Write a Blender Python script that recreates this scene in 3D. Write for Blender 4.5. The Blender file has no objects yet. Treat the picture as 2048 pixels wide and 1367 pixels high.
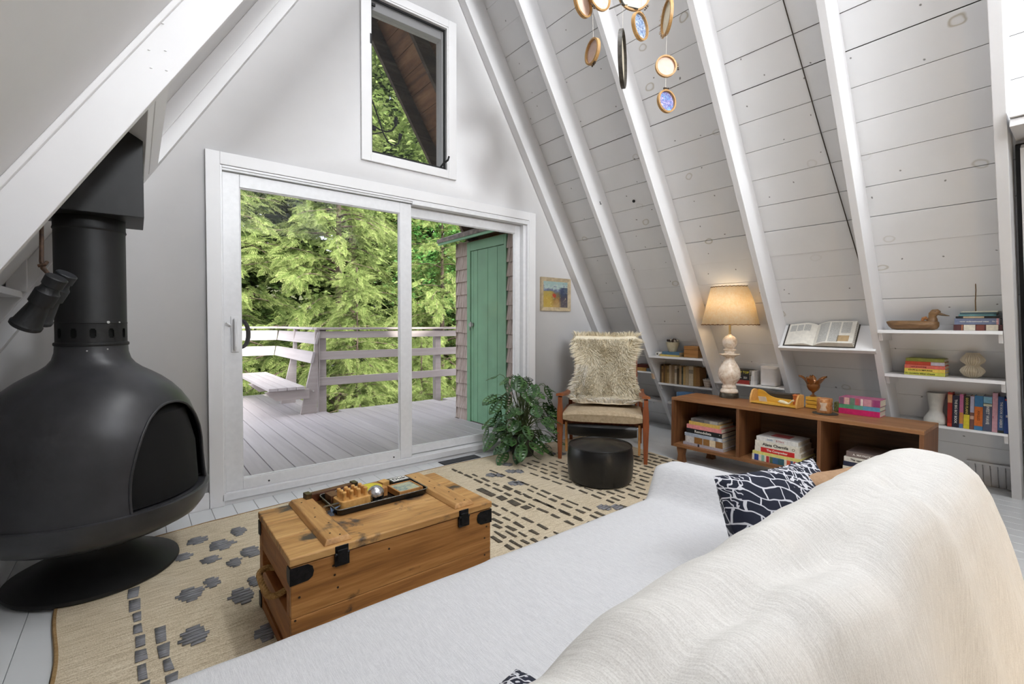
import bpy, bmesh, math, random
import numpy as np
from mathutils import Vector, Matrix
R = random.Random(7)
SC = bpy.context.scene
COL = SC.collection
PI = math.pi
rad = math.radians

# ---------------------------------------------------------------- objects
def tag(o, label=None, cat=None, group=None, kind=None):
    if label: o['label'] = label
    if cat: o['category'] = cat
    if group: o['group'] = group
    if kind: o['kind'] = kind
    return o

def thing(name, label, cat, loc=(0, 0, 0), rotz=0.0, group=None, rot=None):
    o = bpy.data.objects.new(name, None)
    COL.objects.link(o)
    o.empty_display_size = .05
    o.location = loc
    o.rotation_euler = rot if rot else (0, 0, rotz)
    return tag(o, label, cat, group)

def copy_tree(o, parent=None):
    c = o.copy(); COL.objects.link(c); c.parent = parent
    for ch in o.children: copy_tree(ch, c)
    return c

class MB:
    """collects faces and links them as one mesh object"""
    def __init__(s): s.v = []; s.f = []; s.m = []
    def add(s, vs, fs, mi=0, M=None):
        b = len(s.v)
        for p in vs:
            p = Vector(p)
            s.v.append(tuple(M @ p) if M else tuple(p))
        for f in fs: s.f.append(tuple(i + b for i in f)); s.m.append(mi)
        return s
    def box(s, x0, x1, y0, y1, z0, z1, mi=0, M=None):
        v = [(x0,y0,z0),(x1,y0,z0),(x1,y1,z0),(x0,y1,z0),(x0,y0,z1),(x1,y0,z1),(x1,y1,z1),(x0,y1,z1)]
        return s.add(v, [(3,2,1,0),(4,5,6,7),(0,1,5,4),(1,2,6,5),(2,3,7,6),(3,0,4,7)], mi, M)
    def hexa(s, v, mi=0, M=None):
        return s.add(v, [(3,2,1,0),(4,5,6,7),(0,1,5,4),(1,2,6,5),(2,3,7,6),(3,0,4,7)], mi, M)
    def prism(s, poly, vec, mi=0, M=None):
        n = len(poly); vec = Vector(vec)
        v = [Vector(p) for p in poly] + [Vector(p) + vec for p in poly]
        f = [tuple(range(n))[::-1], tuple(range(n, 2*n))] + [(i, (i+1) % n, n+(i+1) % n, n+i) for i in range(n)]
        return s.add(v, f, mi, M)
    def lathe(s, prof, c=(0,0,0), n=32, mi=0, M=None, cap=True, sx=1.0, sy=1.0):
        v = []; f = []
        for r, z in prof:
            for k in range(n):
                a = 2*PI*k/n
                v.append((c[0]+r*math.cos(a)*sx, c[1]+r*math.sin(a)*sy, c[2]+z))
        for i in range(len(prof)-1):
            for k in range(n):
                k2 = (k+1) % n
                f.append((i*n+k, i*n+k2, (i+1)*n+k2, (i+1)*n+k))
        if cap:
            if prof[0][0] > 1e-5: f.append(tuple(range(n))[::-1])
            if prof[-1][0] > 1e-5: f.append(tuple(range((len(prof)-1)*n, len(prof)*n)))
        return s.add(v, f, mi, M)
    def tube(s, pts, r, n=8, mi=0, M=None, cap=True, closed=False):
        pts = [Vector(p) for p in pts]; N = len(pts)
        rs = r if isinstance(r, (list, tuple)) else [r]*N
        v = []; f = []; up = None
        for i, p in enumerate(pts):
            if closed: d = pts[(i+1) % N] - pts[i-1]
            else: d = pts[min(i+1, N-1)] - pts[max(i-1, 0)]
            d.normalize()
            if up is None:
                up = Vector((0,0,1)) if abs(d.z) < .9 else Vector((1,0,0))
            a = d.cross(up)
            if a.length < 1e-5: a = d.orthogonal()
            a.normalize(); b = a.cross(d).normalized(); up = b
            for k in range(n):
                t = 2*PI*k/n
                v.append(p + (a*math.cos(t) + b*math.sin(t))*rs[i])
        for i in range(N if closed else N-1):
            j = (i+1) % N
            for k in range(n):
                k2 = (k+1) % n
                f.append((i*n+k, i*n+k2, j*n+k2, j*n+k))
        if cap and not closed:
            f.append(tuple(range(n))[::-1]); f.append(tuple(range((N-1)*n, N*n)))
        return s.add(v, f, mi, M)
    def grid(s, rows, mi=0, M=None, closeu=False, closev=False):
        nu = len(rows); nv = len(rows[0]); v = [p for r_ in rows for p in r_]; f = []
        for i in range(nu if closeu else nu-1):
            for j in range(nv if closev else nv-1):
                i2 = (i+1) % nu; j2 = (j+1) % nv
                f.append((i*nv+j, i*nv+j2, i2*nv+j2, i2*nv+j))
        return s.add(v, f, mi, M)
    def build(s, name, mats, parent=None, bevel=0, sharp=35, sub=0, solid=0, loc=None, rotz=0, seg=2):
        me = bpy.data.meshes.new(name)
        me.from_pydata(s.v, [], s.f)
        if not isinstance(mats, (list, tuple)): mats = [mats]
        for m in mats: me.materials.append(m)
        me.polygons.foreach_set('material_index', s.m)
        me.validate()
        bm = bmesh.new(); bm.from_mesh(me)
        bmesh.ops.recalc_face_normals(bm, faces=bm.faces) if len(bm.faces) < 60000 else None
        bm.to_mesh(me); bm.free()
        me.shade_smooth()
        if sharp is not None and not bevel: me.set_sharp_from_angle(angle=rad(sharp))
        o = bpy.data.objects.new(name, me); COL.objects.link(o)
        if parent: o.parent = parent
        if loc: o.location = loc
        if rotz: o.rotation_euler = (0, 0, rotz)
        if solid:
            md = o.modifiers.new('t', 'SOLIDIFY'); md.thickness = solid; md.offset = 0
        if bevel:
            me.shade_flat()
            md = o.modifiers.new('b', 'BEVEL'); md.width = bevel; md.segments = seg; md.limit_method = 'ANGLE'; md.angle_limit = rad(40)
        if sub:
            md = o.modifiers.new('s', 'SUBSURF'); md.levels = sub; md.render_levels = sub
        return o

def apply_mods(o):
    dg = bpy.context.evaluated_depsgraph_get(); dg.update()
    me = bpy.data.meshes.new_from_object(o.evaluated_get(dg))
    o.modifiers.clear(); o.data = me
    return o

def carve(o, cutters):
    """subtract meshes and keep the result as plain geometry"""
    for c in cutters:
        md = o.modifiers.new('cut', 'BOOLEAN'); md.object = c; md.operation = 'DIFFERENCE'; md.solver = 'EXACT'
    apply_mods(o)
    for c in cutters: bpy.data.objects.remove(c)
    return o

def text(name, s, size, mat, parent, M, extrude=.0004, align='CENTER', sx=1.0, bold=False):
    cu = bpy.data.curves.new(name, 'FONT'); cu.body = s; cu.size = size; cu.extrude = extrude
    cu.align_x = align; cu.align_y = 'CENTER'; cu.resolution_u = 2
    if bold: cu.offset = size*.018
    cu.materials.append(mat)
    tmp = bpy.data.objects.new('tmp', cu); COL.objects.link(tmp)
    dg = bpy.context.evaluated_depsgraph_get(); dg.update()
    me = bpy.data.meshes.new_from_object(tmp.evaluated_get(dg)); bpy.data.objects.remove(tmp); bpy.data.curves.remove(cu)
    me.name = name
    o = bpy.data.objects.new(name, me); COL.objects.link(o)
    if parent: o.parent = parent
    o.matrix_local = M @ Matrix.Diagonal((sx, 1, 1, 1))
    return o

def axes(xv, yv, loc):
    x = Vector(xv).normalized(); y = Vector(yv).normalized(); z = x.cross(y)
    m = Matrix((x, y, z)).transposed().to_4x4(); m.translation = Vector(loc)
    return m

# ---------------------------------------------------------------- materials
def lin(c):
    if len(c) == 4: return c
    o = []
    for x in c:
        x = x/255.0
        o.append(x/12.92 if x <= .04045 else ((x+.055)/1.055)**2.4)
    return tuple(o) + (1.0,)

class NT:
    def __init__(s, name):
        s.m = bpy.data.materials.new(name); s.m.use_nodes = True
        s.t = s.m.node_tree; s.n = s.t.nodes; s.l = s.t.links
        s.b = s.n['Principled BSDF']; s.out = s.n['Material Output']
    def new(s, typ, **kw):
        n = s.n.new(typ)
        for k, v in kw.items():
            if k.startswith('i_'):
                key = k[2:]; key = int(key) if key.isdigit() else key.replace('_', ' ')
                n.inputs[key].default_value = v
            else: setattr(n, k, v)
        return n
    def link(s, a, b): s.l.new(a, b)
    def coords(s, scale=(1,1,1), kind='Object', rot=(0,0,0), loc=(0,0,0)):
        tc = s.new('ShaderNodeTexCoord'); mp = s.new('ShaderNodeMapping')
        mp.inputs['Scale'].default_value = scale; mp.inputs['Rotation'].default_value = rot; mp.inputs['Location'].default_value = loc
        s.link(tc.outputs[kind], mp.inputs['Vector']); return mp.outputs[0]
    def noise(s, vec, scale=1, detail=4, rough=.55, dist=0):
        n = s.new('ShaderNodeTexNoise'); n.inputs['Scale'].default_value = scale; n.inputs['Detail'].default_value = detail
        n.inputs['Roughness'].default_value = rough; n.inputs['Distortion'].default_value = dist
        s.link(vec, n.inputs['Vector']); return n.outputs['Fac']
    def ramp(s, fac, stops):
        r = s.new('ShaderNodeValToRGB'); e = r.color_ramp.elements
        while len(e) < len(stops): e.new(.5)
        for i, (p, c) in enumerate(stops): e[i].position = p; e[i].color = lin(c)
        s.link(fac, r.inputs[0]); return r.outputs[0]
    def mix(s, fac, a, b, mode='MIX'):
        n = s.new('ShaderNodeMix', data_type='RGBA', blend_type=mode)
        for sock, val in ((n.inputs[0], fac), (n.inputs[6], a), (n.inputs[7], b)):
            if hasattr(val, 'is_output'): s.link(val, sock)
            elif isinstance(val, (int, float)): sock.default_value = val
            else: sock.default_value = lin(val)
        return n.outputs[2]
    def math(s, op, a, b=0.0, c=0.0):
        n = s.new('ShaderNodeMath', operation=op)
        for sock, val in zip(n.inputs, (a, b, c)):
            if hasattr(val, 'is_output'): s.link(val, sock)
            else: sock.default_value = val
        return n.outputs[0]
    def bump(s, h, strength=.3, dist=.01):
        b = s.new('ShaderNodeBump'); b.inputs['Strength'].default_value = strength; b.inputs['Distance'].default_value = dist
        s.link(h, b.inputs['Height']); s.link(b.outputs[0], s.b.inputs['Normal'])
    def col(s, c):
        if hasattr(c, 'is_output'): s.link(c, s.b.inputs['Base Color'])
        else: s.b.inputs['Base Color'].default_value = lin(c)
    def rough(s, r): s.b.inputs['Roughness'].default_value = r

def plain(name, c, rough=.5, metal=0, vary=.08, scale=30, bump=0, spec=None, kind='Object', bscale=None):
    """a paint / plastic / metal with a little mottling of its own"""
    t = NT(name); v = t.coords(kind=kind)
    n = t.noise(v, scale, 3)
    c = tuple(c)
    a = tuple(max(0, x*(1-vary)) for x in c); b = tuple(min(255, x*(1+vary*.6)) for x in c)
    t.col(t.ramp(n, [(.3, a), (.7, b)])); t.rough(rough); t.b.inputs['Metallic'].default_value = metal
    if spec is not None: t.b.inputs['Specular IOR Level'].default_value = spec
    if bump: t.bump(t.noise(v, bscale or scale*3, 3), bump, .004)
    return t.m

def wood(name, c0, c1, c2, axis='x', scale=14, stretch=.07, rough=.45, bump=.15, stain=None, knots=False):
    """long-grained wood; axis is the grain direction in object space"""
    t = NT(name); sc = [1, 1, 1]; sc['xyz'.index(axis)] = stretch
    v = t.coords(tuple(sc))
    n1 = t.noise(v, scale, 6, .65, .6); n2 = t.noise(v, scale*5, 3, .6)
    f = t.math('MULTIPLY_ADD', n2, .35, t.math('MULTIPLY', n1, .72))
    c = t.ramp(f, [(.32, c0), (.52, c1), (.72, c2)])
    if stain:
        vs = t.coords((1, 1, 1)); ns = t.noise(vs, stain[1], 5, .6, .4)
        c = t.mix(t.ramp(ns, [(stain[2], (0,0,0)), (stain[2]+.09, (255,255,255))]), c, stain[0])
    t.col(c); t.rough(rough); t.bump(f, bump, .002)
    return t.m

def fabric(name, c, c2=None, scale=400, rough=.9, bump=.25, slub=(1, 1, 1), slubscale=40, dist=.002):
    t = NT(name); v = t.coords(slub); vv = t.coords()
    n = t.noise(v, slubscale, 5, .65); w = t.noise(vv, scale, 2)
    f = t.math('MULTIPLY_ADD', w, .4, t.math('MULTIPLY', n, .6))
    t.col(t.ramp(f, [(.35, c2 or tuple(x*.86 for x in c)), (.62, c)])); t.rough(rough)
    t.b.inputs['Specular IOR Level'].default_value = .2
    t.bump(f, bump, dist)
    return t.m

def glassy(name, tint=(255,255,255), ior=1.45, rough=0.02):
    t = NT(name); tr = t.new('ShaderNodeBsdfTransparent'); gl = t.new('ShaderNodeBsdfGlossy'); fr = t.new('ShaderNodeFresnel'); mx = t.new('ShaderNodeMixShader')
    tr.inputs[0].default_value = lin(tint); gl.inputs['Roughness'].default_value = rough; fr.inputs[0].default_value = ior
    t.link(fr.outputs[0], mx.inputs[0]); t.link(tr.outputs[0], mx.inputs[1]); t.link(gl.outputs[0], mx.inputs[2]); t.link(mx.outputs[0], t.out.inputs['Surface'])
    t.n.remove(t.b); return t.m
# ---------------------------------------------------------------- palette
def white_paint(name, c, knots=0.0, rough=.45, axis=None):
    t = NT(name); v = t.coords()
    n = t.noise(v, 3.0, 5, .6); f = t.noise(v, 120, 2)
    base = t.ramp(n, [(.25, tuple(x*.975 for x in c)), (.75, c)])
    if knots:
        # knots of the pine showing faintly through the paint (y along the boards, height up the slope)
        sx = t.new('ShaderNodeSeparateXYZ'); t.link(v, sx.inputs[0])
        def vor(kx, kz, sc, off):
            cb = t.new('ShaderNodeCombineXYZ'); t.link(t.math('MULTIPLY_ADD', sx.outputs[1], kx, off), cb.inputs[0]); t.link(t.math('MULTIPLY', sx.outputs[2], kz), cb.inputs[1])
            wob = t.new('ShaderNodeTexNoise'); wob.inputs['Scale'].default_value = 9; t.link(cb.outputs[0], wob.inputs['Vector'])
            add = t.new('ShaderNodeVectorMath', operation='MULTIPLY_ADD'); t.link(wob.outputs['Color'], add.inputs[0]); add.inputs[1].default_value = (.05, .05, 0); t.link(cb.outputs[0], add.inputs[2])
            vo = t.new('ShaderNodeTexVoronoi', voronoi_dimensions='2D', feature='F1'); vo.inputs['Scale'].default_value = sc; t.link(add.outputs[0], vo.inputs['Vector'])
            sel = t.new('ShaderNodeSeparateColor'); t.link(vo.outputs['Color'], sel.inputs[0]); return vo.outputs['Distance'], sel.outputs
        def gray(c):
            b_ = t.new('ShaderNodeRGBToBW'); t.link(c, b_.inputs[0]); return b_.outputs[0]
        d, sel = vor(.8, 1.25, 3.1, .3)
        ring = gray(t.ramp(d, [(.02, (60,60,60)), (.05, (110,110,110)), (.068, (255,255,255)), (.088, (0,0,0))]))
        base = t.mix(t.math('MULTIPLY', t.math('MULTIPLY', ring, t.math('GREATER_THAN', sel[0], .5)), t.math('MULTIPLY', sel[1], knots)), base, (160, 148, 118))
        d, sel = vor(1, 1.2, 5.5, 2.7)
        dot = gray(t.ramp(d, [(.018, (255,255,255)), (.034, (0,0,0))]))
        base = t.mix(t.math('MULTIPLY', t.math('MULTIPLY', dot, t.math('GREATER_THAN', sel[0], .55)), .75), base, (66, 60, 54))
    t.col(base); t.rough(rough); t.bump(t.math('MULTIPLY_ADD', f, .3, n), .12, .003)
    return t.m

PAINT = white_paint('paint_white', (232, 231, 232))
PAINT_WALL = white_paint('paint_wall', (226, 225, 226), rough=.55)
BOARD = white_paint('paint_board', (236, 236, 237), knots=.75)
FLOORP = white_paint('paint_floor', (226, 228, 229), rough=.3)
VINYL = plain('white_vinyl', (226, 226, 228), .35, vary=.02)
GAP = plain('raw_gap', (70, 55, 42), .9)
BLACKM = plain('stove_black', (58, 58, 61), .36, vary=.12, scale=8, bump=.03)
PIPEM = plain('pipe_black', (22, 22, 23), .55, vary=.2, scale=10, bump=.03)
HOLE = plain('hole_shade', (6, 6, 6), .9)  # near-black standing in for shade inside the stove openings
SCREEN = plain('screen_mesh', (20, 20, 21), .6, vary=.5, scale=260, bump=.4, bscale=420)
IRON = plain('iron', (38, 38, 42), .45, metal=.6, vary=.3, scale=60, bump=.1)
BRASS = plain('brass', (150, 122, 74), .35, metal=.9)
GLASS = glassy('pane_glass', ior=1.2)
PINE = wood('pine_chest', (88, 54, 26), (158, 106, 54), (198, 146, 86), 'x', 18, .05, .5, .35, stain=((58, 44, 36), 8.0, .66))
PINE_LID = wood('pine_lid', (112, 76, 40), (184, 136, 80), (218, 174, 114), 'x', 13, .1, .5, .4, stain=((78, 66, 58), 7.5, .555))
PINE_Y = wood('pine_batten', (122, 84, 44), (188, 140, 84), (220, 176, 118), 'y', 14, .08, .5, .4, stain=((80, 70, 66), 7.0, .63))
PINE_END = wood('pine_end', (96, 54, 24), (150, 92, 44), (182, 124, 66), 'y', 16, .08, .55, .3, stain=((52, 40, 34), 9.0, .66))
TEAK = wood('teak', (86, 38, 18), (134, 68, 34), (164, 94, 52), 'z', 20, .08, .38, .1)
TEAK_Y = wood('teak_arm', (92, 44, 22), (142, 78, 40), (170, 104, 60), 'y', 20, .08, .38, .1)
OAK_Y = wood('sideboard_top', (92, 60, 36), (142, 98, 62), (172, 126, 86), 'y', 9, .06, .42, .12)
OAK_Z = wood('sideboard_upright', (74, 46, 28), (116, 76, 48), (144, 100, 66), 'z', 11, .07, .45, .12)
OAK_BK = wood('sideboard_back', (60, 42, 28), (96, 68, 46), (122, 90, 62), 'y', 7, .08, .5, .2)
BLOND = wood('blond_wood', (186, 132, 66), (216, 164, 94), (230, 186, 120), 'y', 14, .1, .45, .1)
YELLOWW = wood('yellow_wood', (186, 134, 40), (214, 164, 58), (226, 182, 84), 'y', 16, .1, .45, .1)
BOXWOOD = wood('box_wood', (148, 96, 46), (190, 134, 74), (206, 154, 94), 'y', 12, .1, .5, .1)
DECK = wood('deck_paint', (150, 143, 145), (168, 161, 162), (180, 174, 175), 'y', 6, .05, .55, .12)
DECKX = wood('deck_paint_rail', (140, 131, 130), (158, 149, 147), (170, 162, 160), 'x', 6, .05, .6, .12)
CEDAR = wood('cedar_shingle', (120, 102, 92), (158, 142, 132), (186, 172, 164), 'z', 26, .06, .8, .35)
EAVE = wood('eave_boards', (84, 54, 34), (140, 98, 66), (176, 134, 96), 'y', 7, .1, .8, .3)
EAVE_R = wood('eave_rafter', (62, 50, 40), (98, 82, 70), (132, 116, 102), 'x', 10, .06, .8, .3)
GREENP = plain('green_paint', (110, 154, 120), .5, vary=.06, scale=4, bump=.05)
ROOFM = plain('roof_edge', (120, 112, 106), .9, vary=.3, scale=20, bump=.3)
COVER = fabric('throw_cover', (231, 229, 225), (203, 200, 195), 520, .92, .35, (18, 1, 1), 26)
COVER2 = fabric('seat_cover', (222, 222, 224), (196, 196, 199), 520, .92, .3, (24, 1.4, 1), 26)
BEIGE = fabric('beige_tweed', (206, 188, 160), (170, 150, 122), 300, .95, .4)
TAN = fabric('tan_velvet', (178, 146, 116), (158, 126, 98), 200, .9, .1)
FLEECE = fabric('sheep_fleece', (253, 245, 224), (246, 233, 204), 90, .95, .2)
FLEECE_W = fabric('sheep_fleece_tip', (252, 248, 238), (246, 238, 222), 90, .95, .1)
VINYLB = plain('black_vinyl', (17, 17, 19), .34, vary=.1, scale=14, bump=.06, bscale=90)
JUTE = None
PAPER = plain('paper_edge', (222, 214, 196), .9, vary=.12, scale=120)
PAPER_OLD = plain('paper_old', (190, 164, 122), .9, vary=.15, scale=120)
INK = plain('ink_black', (20, 20, 22), .7)
WHITEINK = plain('ink_white', (238, 236, 230), .7)
CERAM = plain('ceramic_white', (222, 220, 214), .35, vary=.04)
# ---------------------------------------------------------------- camera
FPX = 939.671
cam = bpy.data.cameras.new('camera'); cam.sensor_width = 36; cam.lens = FPX/2048*36; cam.clip_start = .02; cam.clip_end = 200
cam.shift_y = (670.56-683.5)/2048
co = bpy.data.objects.new('camera', cam); COL.objects.link(co); SC.camera = co
_y, _p, _r = rad(38.7176), rad(-1.39109), rad(-.103)
_f = Vector((math.sin(_y)*math.cos(_p), math.cos(_y)*math.cos(_p), math.sin(_p)))
_x = Vector((math.cos(_y), -math.sin(_y), 0)); _d = _f.cross(_x)
_x2 = _x*math.cos(_r) + _d*math.sin(_r); _d2 = _d*math.cos(_r) - _x*math.sin(_r)
_m = Matrix((_x2, -_d2, -_f)).transposed().to_4x4(); _m.translation = (0, -3.3, 1.11)
co.matrix_world = _m

# ---------------------------------------------------------------- room shell
CX_, SX_ = .854, .52                      # slope normal (x, z)
def SR(s, dep, y):                        # a point on the slope behind the shelves: s up the slope, dep into the room
    return (3.921/.854 - .52*s - .854*dep, y, .854*s - .52*dep)
def SL(s, dep, y):                        # the same on the stove side
    return (-1.078/.854 + .52*s + .854*dep, y, .854*s - .52*dep)

YB = -7.0                                  # where the far end of the cabin stands
def struct(mb, name, mat, label, cat, **kw):
    return tag(mb.build(name, mat, **kw), label, cat, kind='structure')

# floor: narrow painted boards running towards the end wall
b = MB(); x = -1.46
while x < 4.75:
    b.box(x+.001, x+.1115, YB, .02, -.02, 0); x += .1125
b.box(-1.5, 4.8, YB, .02, -.06, -.021, 1)
struct(b, 'floor', [FLOORP, GAP], 'white painted narrow floorboards under rug and stove', 'floor', bevel=.0012, seg=1)

# end wall with the two openings
AP = 4.80
b = MB(); b.prism([(-1.5, .02, -.05), (4.8, .02, -.05), (1.634+.12, .02, 5.1), (1.634-.12, .02, 5.1)], (0, .13, 0))
wall = struct(b, 'wall_end', PAINT_WALL, 'white end wall around the sliding door and small upper window', 'wall')
c1 = MB().box(.40, 2.85, -.2, .4, -.2, 2.062).build('c', GAP); c2 = MB().box(1.341, 1.99, -.2, .4, 2.33, 3.483).build('c', GAP)
carve(wall, [c1, c2])

# board slope behind the shelves
b = MB(); s = 1.112 - .1913*6; rr = random.Random(3)
while s < 5.62:
    g0 = rr.choice([.0004, .0006, .0012, .0022, .0030, .0036]); g1 = rr.choice([.0004, .0008, .0016])
    dz = rr.uniform(-.0015, .0015)
    y0, y1 = YB, .02
    cuts = [y0, y1] if rr.random() < .55 else [y0, -rr.choice([3.05, 4.3]), y1]
    for ya, yb in zip(cuts[:-1], cuts[1:]):
        v = [SR(s+g0, dz, ya), SR(s+.1913-g1, dz, ya), SR(s+.1913-g1, dz, yb), SR(s+g0, dz, yb)]
        w = [SR(s+g0, dz-.019, ya), SR(s+.1913-g1, dz-.019, ya), SR(s+.1913-g1, dz-.019, yb), SR(s+g0, dz-.019, yb)]
        b.hexa(v + w)
    s += .1913
b.hexa([SR(-.1, -.021, YB), SR(5.7, -.021, YB), SR(5.7, -.021, .02), SR(-.1, -.021, .02), SR(-.1, -.06, YB), SR(5.7, -.06, YB), SR(5.7, -.06, .02), SR(-.1, -.06, .02)], 1)
struct(b, 'wall_right', [BOARD, GAP], 'white knotty pine boards of the slope behind the book shelves', 'wall', bevel=.0008, seg=1)
# smooth slope on the stove side
b = MB(); b.hexa([SL(-.1, 0, YB), SL(5.75, 0, YB), SL(5.75, 0, .02), SL(-.1, 0, .02), SL(-.1, -.06, YB), SL(5.75, -.06, YB), SL(5.75, -.06, .02), SL(-.1, -.06, .02)])
struct(b, 'wall_left', PAINT_WALL, 'smooth white sloping panel above the black stove', 'wall')

def rafter(S, y, th, dep, name, label, s0=0.0, s1=5.6, mat=PAINT):
    v = [S(s0, 0, y), S(s1, 0, y), S(s1, 0, y+th), S(s0, 0, y+th), S(s0, dep, y), S(s1, dep, y), S(s1, dep, y+th), S(s0, dep, y+th)]
    b = MB(); b.hexa(v)
    return struct(b, name, mat, label, 'rafter', bevel=.0025)
ordn = ['white rafter against the end wall behind the fleece chair', 'white rafter between the fleece chair and the box shelf', 'white rafter just behind the lit table lamp',
        'white rafter between the lamp and the open dictionary', 'white rafter between the open dictionary and the duck shelf', 'white rafter beside the shelf of bright upright books']
for i, (y, th) in enumerate([(-.06, .075), (-.579, .04), (-1.18, .04), (-1.795, .04), (-2.415, .04), (-3.02, .045)]):
    rafter(SR, y, th, .19, 'trim_%d' % (i+1), ordn[i])
for i, y in enumerate([-4.24, -5.4]):
    rafter(SR, y, .04, .19, 'trim_%d' % (i+16), ['white rafter beyond the doorway nearest the sofa back', 'white rafter deep in the room past the doorway'][i])
rafter(SL, -.06, .075, .14, 'trim_7', 'white rafter against the end wall above the stove', 0, 5.6)
rafter(SL, -1.18, .04, .14, 'trim_8', 'broad bright white rafter crossing in front of the stove pipe', 0, 5.6)
for i, y in enumerate([-3.62, -4.84]):
    rafter(SL, y, .04, .14, 'trim_%d' % (i+18), ['white rafter on the stove side nearest the camera', 'white rafter on the stove side deep in the room'][i])
b = MB(); b.hexa([SL(.2, 0, -1.203), SL(5.6, 0, -1.203), SL(5.6, 0, -1.18), SL(.2, 0, -1.18), SL(.2, .018, -1.203), SL(5.6, .018, -1.203), SL(5.6, .018, -1.18), SL(.2, .018, -1.18)])
struct(b, 'trim_9', PAINT, 'thin cove strip along the bright rafter in front of the stove', 'trim', bevel=.003)
# ledge of the end rafter
b = MB(); b.hexa([SL(.2, .0, -.075), SL(5.6, .0, -.075), SL(5.6, .0, -.06), SL(.2, .0, -.06), SL(.2, .078, -.075), SL(5.6, .078, -.075), SL(5.6, .078, -.06), SL(.2, .078, -.06)])
struct(b, 'trim_10', PAINT, 'narrow bright ledge on the end rafter above the stove', 'trim', bevel=.003)
# doubled header over the stove box
def hdr(s0, s1, name, label):
    b = MB(); b.hexa([SL(s0, 0, -1.14), SL(s1, 0, -1.14), SL(s1, 0, -.06), SL(s0, 0, -.06), SL(s0, .14, -1.14), SL(s1, .14, -1.14), SL(s1, .14, -.06), SL(s0, .14, -.06)])
    struct(b, name, PAINT, label, 'header', bevel=.0025)
sA = (.14*.52 + 1.985)/.854
hdr(sA-.078, sA, 'trim_11', 'upper white header board beside the black stove box')
hdr(sA-.122, sA-.082, 'trim_12', 'lower white header board beside the black stove box')
# ledge shelf low on the stove side, and the small upright by the pipe
zl = 1.262
b = MB(); b.box(-.66, -.42, -1.14, -.06, zl-.03, zl)
struct(b, 'trim_13', PAINT, 'white ledge board behind the hanging binoculars', 'ledge', bevel=.002)
b = MB(); b.box(-.47, -.40, -.105, -.075, 1.26, 1.70)
struct(b, 'trim_14', PAINT, 'short white upright behind the stove pipe', 'trim', bevel=.002)
# baseboards
b = MB(); b.box(-1.3, .331, 0, .02, 0, .099); struct(b, 'baseboard_end', PAINT, 'white baseboard on the end wall behind the stove', 'baseboard', bevel=.003)
b = MB(); b.box(2.93, 4.5, .004, .02, 0, .099); struct(b, 'baseboard_corner', PAINT, 'white baseboard on the end wall behind the fleece chair', 'baseboard', bevel=.003)

beam = [o for o in COL.objects if o.name == 'trim_8'][0]
for p, r_ in (((.091, -1.18, 2.184), .005), ((.051, -1.18, 2.076), .0045), ((.098, -1.18, 2.09), .0045), ((.056, -1.18, 2.015), .0045), ((.1, -1.18, 2.021), .0045)):
    MB().lathe([(0, -r_*.5), (r_, -r_*.2), (r_*.7, r_*.3), (0, r_*.5)], p, 12, cap=False).build('nail_head', PAINT, beam)
# ---------------------------------------------------------------- sliding door
d = tag(thing('door_1', 'white framed sliding glass door to the deck', 'door', (0, 0, 0)), kind='structure')
b = MB(); b.box(.333, .408, 0, .02, 0, 2.139); b.box(2.85, 2.928, 0, .02, 0, 2.139); b.box(.408, 2.85, 0, .02, 2.064, 2.139)
b.build('casing', PAINT, d, bevel=.003)
b = MB(); b.box(.40, .418, .004, .14, .02, 2.062); b.box(2.83, 2.85, .004, .14, .02, 2.062); b.box(.418, 2.83, .012, .14, 2.035, 2.062); b.box(.418, 2.83, .004, .022, 2.048, 2.062)
b.box(2.80, 2.83, .03, .075, .07, 2.035); b.box(1.67, 2.83, .004, .075, 2.026, 2.05)
b.build('frame', VINYL, d, bevel=.002)
b = MB(); b.box(.40, 2.85, .0, .14, .03, .073); b.box(.40, 2.85, .014, .13, .0, .03, 1)
b.build('sill', [VINYL, PAINT_WALL], d, bevel=.002)
def sash(x0, x1, z0, z1, gx0, gx1, gz0, gz1, y0, y1, nm):
    b = MB(); b.box(x0, gx0, y0, y1, z0, z1); b.box(gx1, x1, y0, y1, z0, z1); b.box(gx0, gx1, y0, y1, z0, gz0); b.box(gx0, gx1, y0, y1, gz1, z1)
    # glazing bead
    e = .006
    for (a, c, f, g) in ((gx0, gx0+e, gz0, gz1), (gx1-e, gx1, gz0, gz1), (gx0, gx1, gz0, gz0+e), (gx0, gx1, gz1-e, gz1)):
        b.box(a, c, y0+.006, y1-.006, f, g)
    s_ = b.build(nm, VINYL, d, bevel=.003)
    p = MB(); p.box(gx0, gx1, (y0+y1)/2-.002, (y0+y1)/2+.002, gz0, gz1); p.build('pane', GLASS, s_)
    return s_
sl = sash(.42, 1.672, .073, 2.03, .513, 1.576, .140, 1.950, .03, .066, 'sliding_sash')
sash(1.60, 2.816, .080, 2.026, 1.695, 2.744, .136, 1.948, .078, .114, 'fixed_sash')
b = MB()
for xx, zz in ((.66, .098), (1.52, .098)): b.tube([(xx, .0295, zz), (xx, .027, zz)], .0055, 10)
b.build('screw_cap', INK, sl)
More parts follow.
